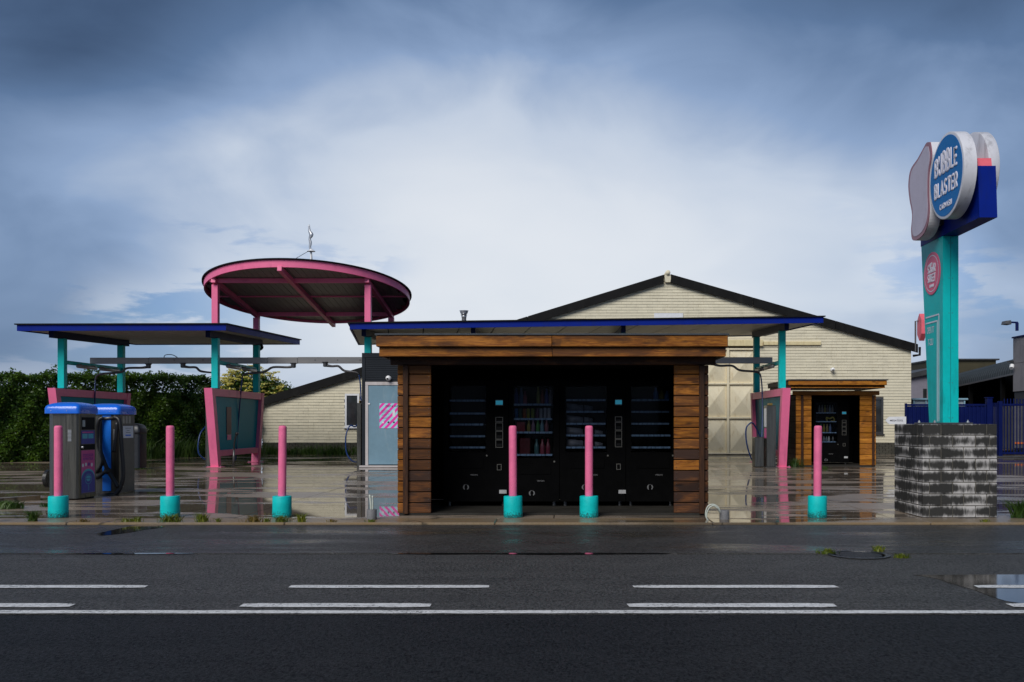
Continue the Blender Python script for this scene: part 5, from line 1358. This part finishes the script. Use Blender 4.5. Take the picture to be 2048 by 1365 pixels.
arc_q = [(yc_ + wv * math.cos(R(a)), .315 + .155 * math.sin(R(a))) for a in range(0, 181, 12)]
build('blue_arch', MB().prism(arc_q + [(yc_ - wv, .104), (yc_ + wv, .104)], 'x', ax1 + .0087, ax1 + .0105), PANELB, ip)
pface2 = lambda cy, cz, X: (lambda u, v: (X, cy + u, cz + v))
text('lettering', 'STOFZUIGER', PRINTP, ip, pface2(yc_, .735, ax1 + .0075), .045, .36, .012)
text('lettering', 'ASPIRATEUR', PRINTP, ip, pface2(yc_, .675, ax1 + .0075), .045, .36, .012)
for k in range(4):
    build('pictogram', MB().lathe([(.032, 0), (.032, .0012), (.002, .0014)], (ax1 + .0063, ay0 + .15 + k * .10, .58 - .012 * (k in (0, 3))), 14, 'x'), (WHITE, WHITE, PRINTP, WHITE)[k], ip)
mb = MB()
for k in range(28):
    a = 2 * math.pi * k / 28
    mb.v += [(ax1 + .0112, yc_ + r_ * math.cos(a) * 1.25, .33 + r_ * math.sin(a)) for r_ in (.088, .08)]
mb.f += [(2 * k, 2 * ((k + 1) % 28), 2 * ((k + 1) % 28) + 1, 2 * k + 1) for k in range(28)]
build('ring', mb, PANELT, ip, fix=False)
build('bubble', MB().prism([(yc_ + .08 * math.cos(R(a)), .345 + .045 * math.sin(R(a))) for a in range(0, 181, 15)], 'x', ax1 + .0106, ax1 + .0115), PANELT, ip)
build('bubble', MB().prism([(yc_ + .07 * math.cos(R(a)), .335 + .045 * math.sin(R(a))) for a in range(180, 361, 15)], 'x', ax1 + .0106, ax1 + .0115), PANELT, ip)
text('lettering', 'wash', PANELT, ip, lambda u, v: (ax1 + .0112, yc_ - v, .185 + u), .045, .10, .0)

vB = thing('vacuum_cabinet', 'steel vacuum cabinet with blue centre strip and hanging black hose', 'vacuum cabinet', (-8.1, 17.2, 0))
bx_0, bx_1, by_0, by_1 = -8.64, -8.03, 17.10, 17.72
build('body', MB().box(bx_0, bx_1 - .05, by_0 + .006, by_1 - .002, .03, zc0 - .01), STEEL, vB)
build('side_panel', MB().box(bx_1 - .049, bx_1, by_0 + .04, by_1, .03, zc0 - .008), STEELD, vB)
build('edge_trim', MB().cbox(bx_1 - .049, bx_1 + .001, by_0, by_0 + .038, .03, zc0 - .012, .006), STEEL, vB)
build('base', MB().cbox(bx_0 + .01, bx_1 + .01, by_0 - .02, by_1, .002, .029, .003), STEEL, vB)
cap = build('cap', dome_cap(bx_0 - .03, bx_1 + .04, by_0 - .04, by_1 + .04, zc0, .10, .10, .07), CAPB, vB, autosmooth=35)
for dx in (.22, .46): build('screw', MB().lathe([(.006, 0), (.005, -.004), (.001, -.005)], (bx_0 + dx, by_0 - .0405, zc0 + .045), 8, 'y'), GALV, cap)
build('centre_strip', MB().box(at(205, 0, 17.1).x, at(222, 0, 17.1).x, by_0 - .004, by_0 + .005, .06, zc0 - .005), STRIPB, vB)
vents(vB, 'y', at(226, 0, 17.1).x, at(230, 0, 17.1).x, .98, 9, .022, .012, by_0 + .006, 0)
vents(vB, 'x', by_0 + .06, by_0 + .10, 1.0, 9, .02, .012, bx_1, 0)
for k in range(3): vents(vB, 'x', by_0 + .14 + k * .12, by_0 + .22 + k * .12, 1.28, 6, .022, .012, bx_1, 0)
nt = build('notice', MB().box(bx_1 + .0008, bx_1 + .004, by_0 + .15, by_1 - .06, 1.01, 1.23), WHITE, vB)
for k, wd in enumerate((.22, .11, .18)): build('text_line', MB().box(bx_1 + .0042, bx_1 + .0055, by_0 + .355 - wd / 2, by_0 + .355 + wd / 2, 1.185 - k * .04, 1.193 - k * .04), PRINTD, nt)
build('blue_box', MB().box(bx_1 + .0042, bx_1 + .0055, by_0 + .25, by_0 + .46, 1.045, 1.072), STRIPB, nt)
build('small_sticker', MB().box(bx_1 + .0008, bx_1 + .003, by_0 + .07, by_0 + .17, .12, .17), GALV, vB)
YH = 17.04
hp = lambda *P: [at(x, y, YH + d) for x, y, d in P]
build('hose_hook', MB().tube(hp((201, 838, .05), (229, 836, .05)), .028, 10), STEELD, vB, smooth=True)
build('hose', MB().tube(hp((229, 835, 0), (238, 840, -.02), (241, 860, -.03), (244, 900, -.03), (247, 945, -.03), (243, 970, -.03), (232, 988, -.05), (215, 990, -.08), (200, 991, -.06)), .036, 12, True, 6), RUBBER, vB, smooth=True)
build('hose', MB().tube(hp((206, 836, 0), (198, 841, -.02), (194, 862, -.02), (197, 890, -.03), (205, 915, -.04), (214, 938, -.05), (224, 955, -.05), (236, 975, -.04)), .036, 12, True, 6), RUBBER, vB, smooth=True)
build('hose', MB().tube(hp((192, 945, .05), (200, 936, -.05), (205, 922, -.08), (202, 905, -.06), (199, 870, .0), (201, 843, .0)), .030, 10, True, 6), RUBBER, vB, smooth=True)
build('hose', MB().tube(hp((191, 957, .05), (203, 950, -.06), (214, 942, -.07)), .030, 10, True, 6), RUBBER, vB, smooth=True)
build('hose_knot', MB().lathe([(.0, -.06), (.05, -.045), (.062, 0), (.05, .045), (.0, .06)], tuple(at(215, 942, YH - .06)), 14, 'y'), RUBBER, vB, smooth=True)
build('nozzle', MB().tube(hp((234, 845, -.05), (232, 875, -.06), (228, 905, -.06)), [.034, .03, .042], 10, True, 4), RUBBER, vB, smooth=True)

# black bin behind
nb3 = at(270, 938, 26.7)
bi = thing('litter_bin', 'tall black litter bin standing right behind the vacuum cabinets', 'bin', (nb3.x, 26.7, 0))
build('body', MB().prism(rrect(nb3.x - .27, nb3.x + .24, 26.45, 26.95, .07), 'z', .03, .98), pm('bin_black', (.012, .014, .018), .4), bi, autosmooth=35)
mb = MB(); P = rrect(nb3.x - .28, nb3.x + .25, 26.44, 26.96, .07); n = len(P)
for s, z in ((1, .985), (1, 1.05), (.97, 1.13), (.85, 1.21), (.6, 1.26), (.2, 1.28)): mb.v += [(nb3.x - .015 + (x - nb3.x + .015) * s, 26.7 + (y - 26.7) * s, z) for x, y in P]
for i in range(5):
    for k in range(n): mb.f.append((i * n + k, i * n + (k + 1) % n, (i + 1) * n + (k + 1) % n, (i + 1) * n + k))
mb.f += [tuple(range(5 * n, 6 * n)), tuple(reversed(range(n)))]
build('hood', mb, pm('bin_black', (.012, .014, .018), .4), bi, smooth=True)
build('hose_reel', MB().lathe([(.10, -.03), (.16, -.03), (.16, .03), (.10, .03)], tuple(at(97, 958, 17.2)), 20, 'x'), RUBBER, label='dark round hose end poking out left of the vacuum cabinet', cat='hose')

# ================================================================== vegetation
def leafmesh(name, cent, nrm, size, mat, parent=None, **tg):
    """many small folded leaves: cent (N,3), nrm (N,3), size (N,)"""
    N = len(cent); up = rng.normal(size=(N, 3)); t1 = np.cross(nrm, up); t1 /= np.linalg.norm(t1, axis=1, keepdims=True) + 1e-9
    t2 = np.cross(nrm, t1); t2 /= np.linalg.norm(t2, axis=1, keepdims=True) + 1e-9
    s = size[:, None]
    a = cent - t1 * s * .5; b = cent + t2 * s * .34 - nrm * s * .10; c = cent + t1 * s * .6 - nrm * s * .12; d = cent - t2 * s * .34 - nrm * s * .10
    V = np.stack([a, b, c, d], 1).reshape(-1, 3)
    ctr = (V.min(0) + V.max(0)) / 2
    if parent is None: ctr[2] = V[:, 2].min()
    me = bpy.data.meshes.new(name); me.vertices.add(4 * N); me.vertices.foreach_set('co', (V - ctr).ravel())
    me.loops.add(4 * N); me.polygons.add(N)
    me.loops.foreach_set('vertex_index', np.arange(4 * N)); me.polygons.foreach_set('loop_start', np.arange(0, 4 * N, 4)); me.polygons.foreach_set('loop_total', np.full(N, 4))
    me.update(calc_edges=True); me.validate(); me.materials.append(mat)
    o = bpy.data.objects.new(name, me); COL.objects.link(o); WL[o] = Vector(ctr)
    if parent is not None: o.parent = parent; o.location = Vector(ctr) - WL[parent]
    else: o.location = Vector(ctr)
    return tagp(o, **tg)
# hedge: runs from the left foreground back to the end of the brick wall
HA, HBk = np.array([-21.5, 27.0]), np.array([-12.45, 38.75])
hv = HBk - HA; HL = np.linalg.norm(hv); hu = hv / HL; hn = np.array([hu[1], -hu[0]])          # hn points to the forecourt
he = thing('ivy_hedge', 'tall dense dark green ivy hedge along the left side of the forecourt', 'hedge', ((HA[0] + HBk[0]) / 2, (HA[1] + HBk[1]) / 2, 0))
def hpt(l, d, z): return np.stack([HA[0] + hu[0] * l + hn[0] * d, HA[1] + hu[1] * l + hn[1] * d, z], -1)
def wob(l, z): return .06 * np.sin(l * 2.1 + z * 1.3) + .08 * np.sin(l * 5.3 - z * 3.1 + 1) + .06 * np.sin(l * 9.1 + z * 7.7 + 2)
def htop(l): return -1.05 * np.clip((l - (HL - 2.2)) / 1.3, 0, 1) + 2.70 + .028 * l + .03 * np.sin(l * 1.9) + .03 * np.sin(l * 4.7 + 1) + .03 * np.sin(l * 11.3)
N = 78000
l = rng.uniform(0, HL, N); z = rng.uniform(0, 1, N) ** .9 * htop(l)
dep = wob(l, z) - np.abs(rng.normal(0, .09, N)) + .12 * (rng.random(N) < .06)
c0 = hpt(l, dep, z)
n0 = np.stack([np.full(N, hn[0]), np.full(N, hn[1]), np.full(N, .55)], -1) + rng.normal(0, .55, (N, 3)); n0 /= np.linalg.norm(n0, axis=1, keepdims=True)
M = 15000
l2 = rng.uniform(0, HL, M); d2 = rng.uniform(-1.0, .12, M); z2 = htop(l2) + rng.normal(0, .05, M) + .05 * np.sin(l2 * 17)
c1_ = hpt(l2, d2, z2); n1_ = np.stack([np.zeros(M), np.zeros(M), np.ones(M)], -1) + rng.normal(0, .5, (M, 3)); n1_ /= np.linalg.norm(n1_, axis=1, keepdims=True)
# sprigs standing out of the top
ls, ds, zs = [], [], []
for k in range(55):
    L0 = rng.uniform(0, HL); hgt = rng.choice([.12, .18, .25, .38], p=[.45, .3, .18, .07]); D0 = rng.uniform(-.5, .1); lean = rng.normal(0, .25)
    m_ = int(18 + hgt * 60)
    tt = rng.random(m_); ls.append(L0 + lean * hgt * tt + rng.normal(0, .05, m_)); ds.append(D0 + rng.normal(0, .05, m_)); zs.append(htop(np.array(L0)) + tt * hgt)
ls, ds, zs = map(np.concatenate, (ls, ds, zs)); c2_ = hpt(ls, ds, zs); n2_ = rng.normal(0, 1, (len(ls), 3)); n2_ /= np.linalg.norm(n2_, axis=1, keepdims=True)
C = np.concatenate([c0, c1_, c2_]); Nn = np.concatenate([n0, n1_, n2_])
leafmesh('foliage', C, Nn, rng.uniform(.055, .11, len(C)), LEAF, he, kind='stuff')
A_, B_ = hpt(np.array(0.), np.array(-.28), np.array(0.)), hpt(np.array(HL), np.array(-.28), np.array(0.))
A2, B2 = hpt(np.array(0.), np.array(-1.1), np.array(0.)), hpt(np.array(HL), np.array(-1.1), np.array(0.))
z0h, z1h = float(htop(np.array(0.))) - .16, float(htop(np.array(HL - 2.2))) - .2
M_, M2 = hpt(np.array(HL - 1.6), np.array(-.28), np.array(0.)), hpt(np.array(HL - 1.6), np.array(-1.1), np.array(0.)); z2h = float(htop(np.array(HL))) - .16
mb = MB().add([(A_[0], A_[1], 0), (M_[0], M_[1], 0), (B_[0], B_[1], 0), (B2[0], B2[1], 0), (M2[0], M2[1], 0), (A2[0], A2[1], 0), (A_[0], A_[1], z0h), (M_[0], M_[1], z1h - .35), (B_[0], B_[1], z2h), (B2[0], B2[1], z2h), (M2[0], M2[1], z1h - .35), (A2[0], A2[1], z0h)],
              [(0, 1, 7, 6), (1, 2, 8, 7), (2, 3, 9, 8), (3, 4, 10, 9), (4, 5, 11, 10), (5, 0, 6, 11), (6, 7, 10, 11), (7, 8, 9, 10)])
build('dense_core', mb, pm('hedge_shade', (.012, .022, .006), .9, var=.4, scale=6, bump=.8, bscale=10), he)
# flowering elder behind
eb = Vector((-14.0, 42.5, 0))
sb = thing('flowering_shrub', 'elder shrub with yellow cream flower heads between hedge and brick wall', 'shrub', eb)
mb = MB()
tips = []
for k in range(9):
    a = rng.uniform(0, 2 * math.pi); rr_ = rng.uniform(.3, 1.5); top = Vector((eb.x + rr_ * math.cos(a), eb.y + rr_ * .8 * math.sin(a), rng.uniform(2.3, 3.4)))
    mid_ = eb.lerp(top, .5) + Vector((rng.normal(0, .1), rng.normal(0, .1), .15))
    mb.tube([eb + Vector((rng.normal(0, .08), rng.normal(0, .08), 0)), mid_, top], [.06, .035, .012], 6, True, 4); tips.append(top)
build('trunk', mb, BARK, sb, smooth=True)
cl = []; nl = []; fc = []; fn = []
for k in range(46):
    th_ = rng.uniform(0, 2 * math.pi); ph = rng.uniform(-.25, 1); rr_ = rng.uniform(.6, 1.0)
    cc = np.array([eb.x + 1.55 * rr_ * math.cos(th_) * math.sqrt(1 - max(ph, 0) ** 2), eb.y + 1.2 * rr_ * math.sin(th_) * math.sqrt(1 - max(ph, 0) ** 2), 2.25 + 1.35 * rr_ * ph])
    m_ = 230; cl.append(cc + rng.normal(0, .17, (m_, 3)) * [1.2, 1, .8]); nl.append(rng.normal(0, 1, (m_, 3)) + [0, -.4, .8])
for k in range(150):
    th_ = rng.uniform(0, 2 * math.pi); ph = rng.uniform(-.1, 1); rr_ = rng.uniform(.9, 1.15)
    cc = np.array([eb.x + 1.6 * rr_ * math.cos(th_) * math.sqrt(1 - max(ph, 0) ** 2), eb.y - abs(1.25 * rr_ * math.sin(th_)) * math.sqrt(1 - max(ph, 0) ** 2), 2.35 + 1.38 * rr_ * ph])
    m_ = 34; fc.append(cc + rng.normal(0, .065, (m_, 3)) * [1.1, 1.1, .35]); fn.append(rng.normal(0, .35, (m_, 3)) + [0, -.3, 1])
cl, nl, fc, fn = map(np.concatenate, (cl, nl, fc, fn)); nl /= np.linalg.norm(nl, axis=1, keepdims=True); fn /= np.linalg.norm(fn, axis=1, keepdims=True)
leafmesh('crown', cl, nl, rng.uniform(.08, .15, len(cl)), LEAFS, sb, kind='stuff')
leafmesh('flower_heads', fc, fn, rng.uniform(.07, .12, len(fc)), FLOWER, sb, kind='stuff')

def blades(cx_, cy_, n, spread, h, wd=.006, z=0.0, lean=.55):
    mb = MB()
    for _ in range(n):
        a = random.uniform(0, 2 * math.pi); r_ = abs(random.gauss(0, .5)) * spread; x, y = cx_ + r_ * math.cos(a), cy_ + r_ * math.sin(a) * .55
        hh_ = h * random.uniform(.45, 1.1); dx, dy = random.gauss(0, lean) * hh_, random.gauss(0, lean * .7) * hh_; w2 = wd * random.uniform(.6, 1.3)
        px, py2 = -math.sin(a) * w2, math.cos(a) * w2
        if abs(px) < w2 * .4: px = w2 * .7
        mb.add([(x - px, y - py2, z), (x + px, y + py2, z), (x + dx * .4 + px * .8, y + dy * .4 + py2 * .8, z + hh_ * .6), (x + dx * .4 - px * .8, y + dy * .4 - py2 * .8, z + hh_ * .6), (x + dx, y + dy, z + hh_ * .95)], [(0, 1, 2, 3), (3, 2, 4)])
    return mb
# long grass at the foot of the hedge, weeds along the wall: uncountable
mb = MB()
for k in range(70):
    t_ = random.uniform(.62, .99); p = HA + hv * t_ + hn * random.uniform(.1, .7); b = blades(p[0], p[1], 26, .35, random.uniform(.35, .95), .010, 0, .35); mb.add(b.v, b.f)
build('grass', mb, GRASSG, fix=False, kind='stuff', label='long rough grass growing along the foot of the hedge')
mb = MB()
for k in range(60):
    x = random.uniform(lex + .3, at(724, 0, YW).x); b = blades(x, YW - random.uniform(.1, .45), 22, .25, random.uniform(.15, .55), .012, 0, .4); mb.add(b.v, b.f)
build('weeds', mb, GRASSG, fix=False, kind='stuff', label='low green weeds along the foot of the brick wall')
# single tufts
def tuft(px, py_, n, spread, h, mat, label, z=0.003, wd=.006):
    Y = 2413 / (py_ - 848); x = (px - CX) / F * Y
    return build('grass_tuft', blades(x, Y, n, spread, h, wd, z), mat, fix=False, label=label, cat='weed', group='weed tufts on the paving')
EDGEY = 1044.5
for px, n_, sp, hh_, m_, lab in ((165, 30, .10, .05, WEEDB, 'brown low weed tuft right of the leftmost bollard base'), (252, 60, .12, .06, GRASSM, 'yellow green tuft below the right vacuum cabinet'), (275, 45, .07, .085, GRASSM, 'upright green tuft under the litter bin, left of the second bollard'),
                                 (339, 150, .17, .11, GRASSM, 'big yellow green tuft at the foot of the second bollard from left'), (403, 110, .11, .13, GRASSM, 'spiky bright tuft right of the second bollard from left'), (436, 30, .06, .06, GRASSM, 'tiny tuft between the second and third bollard'),
                                 (508, 100, .13, .10, WEEDB, 'brownish tuft left of the third bollard from left'), (533, 35, .07, .06, GRASSM, 'small tuft touching the left side of the third bollard'), (562, 130, .10, .09, GRASSM, 'tuft at the foot of the third bollard from left'), (603, 80, .08, .12, GRASSM, 'spiky tuft just right of the third bollard'),
                                 (663, 40, .10, .035, WEEDB, 'flat brown tuft midway between third bollard and kiosk'), (743, 50, .09, .04, GRASSM, 'mossy yellow tuft below the left conduit stub'), (1972, 40, .10, .04, GRASSM, 'low tuft at the right front corner of the block plinth')):
    tuft(px, EDGEY, n_, sp, hh_, m_, lab)
tuft(65, 1043, 130, .08, .15, GRASSG, 'leafy green weed left of the leftmost bollard', wd=.008)
tuft(12, 1018, 420, .24, .13, GRASSG, 'bushy green weed at the far left edge behind the kerb', wd=.009)
tuft(95, 1014, 50, .16, .06, GRASSG, 'low green weed behind the leftmost bollard on the kerb', wd=.014)
tuft(2040, 1036, 300, .12, .26, GRASSG, 'tall leafy weed at the right edge beyond the block plinth', wd=.007)
tuft(1590, 934, 120, .30, .30, GRASSG, 'green grass clump at the left corner of the small kiosk', wd=.007)
tuft(1650, 940, 40, .25, .12, GRASSG, 'thin grass before the small kiosk opening', wd=.010)
tuft(1655, 1102, 120, .11, .06, GRASSM, 'green weed at the left end of the storm drain', z=-.03)
tuft(1757, 1098, 90, .08, .07, GRASSM, 'green weed on the right rim of the storm drain', z=-.03)
tuft(1805, 1110, 90, .10, .05, GRASSM, 'flat weed in the gutter right of the storm drain', z=-.03)

# ================================================================== right background: fence, gate, yard buildings
YFn = 36.0
qx = lambda x, Y=YFn: (x - CX) / F * Y
qz = lambda y, Y=YFn: CH - (y - CY) / F * Y
fe = thing('blue_fence', 'solid ribbed royal blue sheet fence behind the sign plinth', 'fence', (qx(1890), YFn, 0))
mb = MB(); x = qx(1813); k = 0
while x < qx(1970):
    mb.box(x, x + .075, YFn - (.025 if k % 2 else 0), YFn + .02, .12, qz(813)); x += .0755; k += 1
build('ribbed_panel', mb, FENCEB, fe)
build('top_rail', MB().cbox(qx(1811), qx(1972), YFn - .04, YFn + .04, qz(812.5), qz(808.5), .008), FENCEB, fe)
build('post', MB().cbox(qx(1810), qx(1813.5), YFn - .06, YFn + .06, 0, qz(807), .01), FENCEB, fe)
gp = thing('blue_gate', 'royal blue barred gate between square posts at the right edge', 'gate', (qx(2020), YFn, 0))
pst = build('post', MB().cbox(qx(1972), qx(1983), YFn - .10, YFn + .10, 0, qz(797), .01), FENCEB, gp)
build('post_cap', MB().cbox(qx(1970.5), qx(1984.5), YFn - .12, YFn + .12, qz(797) + .001, qz(795), .01), FENCEB, pst)
build('post', MB().cbox(qx(1996), qx(2004), YFn - .07, YFn + .07, 0, qz(803), .01), FENCEB, gp)
for x in (1986, 1990, 1993.5): build('bar', MB().box(qx(x) - .018, qx(x) + .018, YFn - .018, YFn + .018, .1, qz(806)), FENCEB, gp)
k = 0; x = 2008.5
while x < 2100:
    build('bar', MB().box(qx(x) - .016, qx(x) + .016, YFn - .016, YFn + .016, .1, qz(798)), FENCEB, gp); x += 6.3
for y0, y1 in ((808, 812), (905, 909)): build('rail', MB().cbox(qx(2005), qx(2100), YFn - .03, YFn + .03, qz(y1), qz(y0), .005), FENCEB, gp)
build('ground_track', MB().cbox(qx(1960), qx(2110), YFn - .1, YFn + .05, .002, .05, .01), STEELD, gp)
# arrow sign
ar = [(1770.5, 841.5), (1777.5, 834), (1812, 833.5), (1812, 849), (1777.5, 849)]
as_ = build('arrow_sign', MB().prism([(qx(x, 35.85), qz(y, 35.85)) for x, y in ar], 'y', 35.83, 35.86), WHITE, label='white arrow shaped MEGATOOL sign pointing left at the fence end', cat='sign')
text('lettering', 'MEGATOOL', PRINTD, as_, lambda u, v: (qx(1793.5, 35.82) + u, 35.826, qz(841.5, 35.82) + v), .065, .50, .015)
build('bracket', MB().box(qx(1809, 35.9), qx(1812, 35.9), 35.862, 35.93, qz(846), qz(836)), STEELD, as_)
# pale glazed cabin behind the fence
cb = thing('site_cabin', 'pale blue framed site cabin whose top shows over the blue fence', 'cabin', (qx(1880, 41), 41, 0))
build('body', MB().box(qx(1826, 41), qx(1930, 41), 41.02, 43.4, .1, qz(801, 41)), pm('cabin_panel', (.30, .36, .40), .4), cb)
build('roof_edge', MB().cbox(qx(1823, 41), qx(1935, 41), 40.9, 43.5, qz(801, 41) + .001, qz(797, 41), .02), LTBLUE, cb)
for x in (1826, 1850, 1878, 1905, 1927): build('mullion', MB().cbox(qx(x, 41), qx(x + 3, 41), 40.95, 41.018, .1, qz(801.5, 41), .01), LTBLUE, cb)
# lilac-grey shed left of the pylon
gs = thing('grey_shed', 'lilac grey shed with dark low roof left of the pylon', 'building', (22.5, 60, 0))
sx0, sx1 = qx(1795, 60), qx(1882, 60)
build('wall', MB().box(sx0, sx1, 60, 72, 0, 4.0), GBLD, gs)
build('roof', MB().hexa([(sx0 - .2, 59.7, 4.01), (sx1 + .2, 59.7, 4.55), (sx1 + .2, 72.5, 4.55), (sx0 - .2, 72.5, 4.01), (sx0 - .2, 59.7, 4.22), (sx1 + .2, 59.7, 4.95), (sx1 + .2, 72.5, 4.95), (sx0 - .2, 72.5, 4.22)]), ROOFM, gs)
build('gable', MB().prism([(sx0, 4.001), (sx1, 4.001), (sx1, 4.53)], 'y', 60.0, 60.2), GBLD, gs)
build('window', MB().box(qx(1846, 60), qx(1853, 60), 59.96, 60.01, qz(800, 60), qz(778, 60)), GLASSW, gs)
# hall with barrel roof
hl_ = thing('vaulted_hall', 'open fronted dark hall with curved ribbed grey roof right of the pylon', 'building', (26, 56, 0))
E1, E2 = at(1880, 779, 63), at(2075, 736, 47)
d_ = (E2 - E1); nrm_ = Vector((-d_.y, d_.x, 0)); nrm_ = nrm_.normalized() * (1 if nrm_.x > 0 else -1)
prof = [(0, 0), (.03, .24), (.13, .50), (.34, .74), (.7, .92), (1.3, 1.04), (2.4, 1.10), (6, 1.10)]
mb = MB(); NS = 90
for i in range(NS + 1):
    b = E1.lerp(E2, i / NS)
    for u, v in prof:
        o_ = .03 * (i % 2)
        mb.v.append((b.x + nrm_.x * (u + o_), b.y + nrm_.y * (u + o_), b.z + v - o_ * .6))
m_ = len(prof)
for i in range(NS):
    for j in range(m_ - 1): mb.f.append((i * m_ + j, (i + 1) * m_ + j, (i + 1) * m_ + j + 1, i * m_ + j + 1))
build('vault_roof', mb, VAULT, hl_, fix=False)
build('eave_trim', MB().bar(E1 + Vector((0, 0, -.05)), E2 + Vector((0, 0, -.05)), .10, .09), STEELD, hl_)
p_, q_ = E1 + nrm_ * 4, E2 + nrm_ * 4
build('back_wall', MB().hexa([(p_.x, p_.y, 0), (q_.x, q_.y, 0), (q_.x + nrm_.x * .3, q_.y + nrm_.y * .3, 0), (p_.x + nrm_.x * .3, p_.y + nrm_.y * .3, 0), (p_.x, p_.y, E1.z + 1.4), (q_.x, q_.y, E2.z + 1.4), (q_.x + nrm_.x * .3, q_.y + nrm_.y * .3, E2.z + 1.4), (p_.x + nrm_.x * .3, p_.y + nrm_.y * .3, E1.z + 1.4)]), DARKIN, hl_)
for t_ in (.02, .35, .68): b = E1.lerp(E2, t_); build('column', MB().box(b.x + .2, b.x + .4, b.y + .2, b.y + .4, 0, b.z - .1), DARKIN, hl_)
b = E1.lerp(E2, .0)
build('side_wall', MB().hexa([(E1.x, E1.y, 0), (E1.x + nrm_.x * 6, E1.y + nrm_.y * 6, 0), (E1.x + nrm_.x * 6, E1.y + nrm_.y * 6 + .2, 0), (E1.x, E1.y + .2, 0), (E1.x, E1.y, E1.z), (E1.x + nrm_.x * 6, E1.y + nrm_.y * 6, E1.z + 1.3), (E1.x + nrm_.x * 6, E1.y + nrm_.y * 6 + .2, E1.z + 1.3), (E1.x, E1.y + .2, E1.z)]), DARKIN, hl_)
# olive block behind
ob_ = thing('flat_roof_block', 'dark olive brown flat roofed block behind the curved roof', 'building', (32, 78, 0))
build('wall', MB().box(qx(1870, 78), qx(1992, 78), 78, 90, 0, qz(721, 78)), OLIVE, ob_)
build('roof_edge', MB().box(qx(1868, 78), qx(1997, 78), 77.8, 90.2, qz(721, 78) + .002, qz(718, 78)), ROOFM, ob_)
# grey panel building at the frame edge
rb = thing('grey_panel_building', 'grey panel building with blue roof trim at the right frame edge', 'building', (23, 41, 0))
x0_, ya0, ya1 = qx(2026, 44), 37.6, 44.0
pz_ = [2.75, 4.05, 5.22]
for j in range(2):
    for i in range(3):
        build('wall_panel', MB().cbox(x0_, x0_ + .15, ya1 - 2.13 * (i + 1) + .006, ya1 - 2.13 * i - .006, pz_[j] + .006, pz_[j + 1] - .006, .006), GBLD2, rb)
build('wall_core', MB().box(x0_ + .151, x0_ + 8, ya0, ya1 - .01, 2.75, 5.2), GBLD2, rb)
build('lower_wall', MB().box(x0_ + .06, x0_ + 8, ya0 + .01, ya1 - .02, 0, 2.745), pm('dark_grey_base', (.03, .03, .034), .6), rb)
build('roof_trim', MB().box(x0_ - .05, x0_ + 8, ya0 - .05, ya1 + .04, 5.225, 5.29), FENCEB, rb)
build('parapet', MB().box(x0_ + .35, x0_ + 8, ya0 + .3, ya1 - .4, 5.291, 5.66), pm('pale_parapet', (.36, .36, .40), .6), rb)
lp = thing('yard_lamp', 'small floodlight on a blue bent pole above the grey panel building', 'lamp', at(2034, 661, 43.2))
build('pole', MB().tube([at(2034, 662, 43.2), at(2034, 646, 43.2)], .07, 10), FENCEB, lp)
build('arm', MB().tube([at(2035.5, 645.5, 43.2), at(2018, 645, 43.2)], .04, 8), FENCEB, lp)
a_, b_ = at(2007, 650, 43.2), at(2019, 641.5, 43.2)
build('lamp_head', MB().hexa([(a_.x, 43.0, a_.z + .02), (b_.x, 43.0, a_.z), (b_.x, 43.45, a_.z), (a_.x, 43.45, a_.z + .02), (a_.x + .02, 43.05, b_.z - .03), (b_.x, 43.05, b_.z), (b_.x, 43.4, b_.z), (a_.x + .02, 43.4, b_.z - .03)]), STEELD, lp)
wc_ = thing('security_camera', 'white camera on a short arm at the corner of the grey building', 'camera', at(2021, 733, 43.7), group='security cameras')
build('arm', MB().tube([at(2026, 724, 43.95), at(2016, 724, 43.6)], .04, 8), STEELD, wc_)
build('housing', MB().tube([at(2024, 731, 43.8), at(2023, 737, 43.7)], .10, 12), WHITEG, wc_)
# grey container seen through the gate
ct = thing('storage_container', 'pale grey ribbed container seen between the gate bars', 'container', (qx(2050, 40), 40, 0))
mb = MB(); x = qx(2028, 40); k = 0
while x < qx(2120, 40): mb.box(x, x + .1, 40 - (.03 if k % 2 else 0), 40.06, .25, 2.0); x += .1005; k += 1
build('ribbed_side', mb, pm('container_grey', (.07, .07, .08), .6), ct)
build('body', MB().box(qx(2028, 40), qx(2120, 40), 40.061, 42.4, .2, 2.02), pm('container_grey', (.07, .07, .08), .6), ct)
build('orange_strip', MB().box(qx(2029, 40), qx(2120, 40), 39.955, 39.968, .42, .50), pm('orange_paint', (.5, .12, .02), .5), ct)
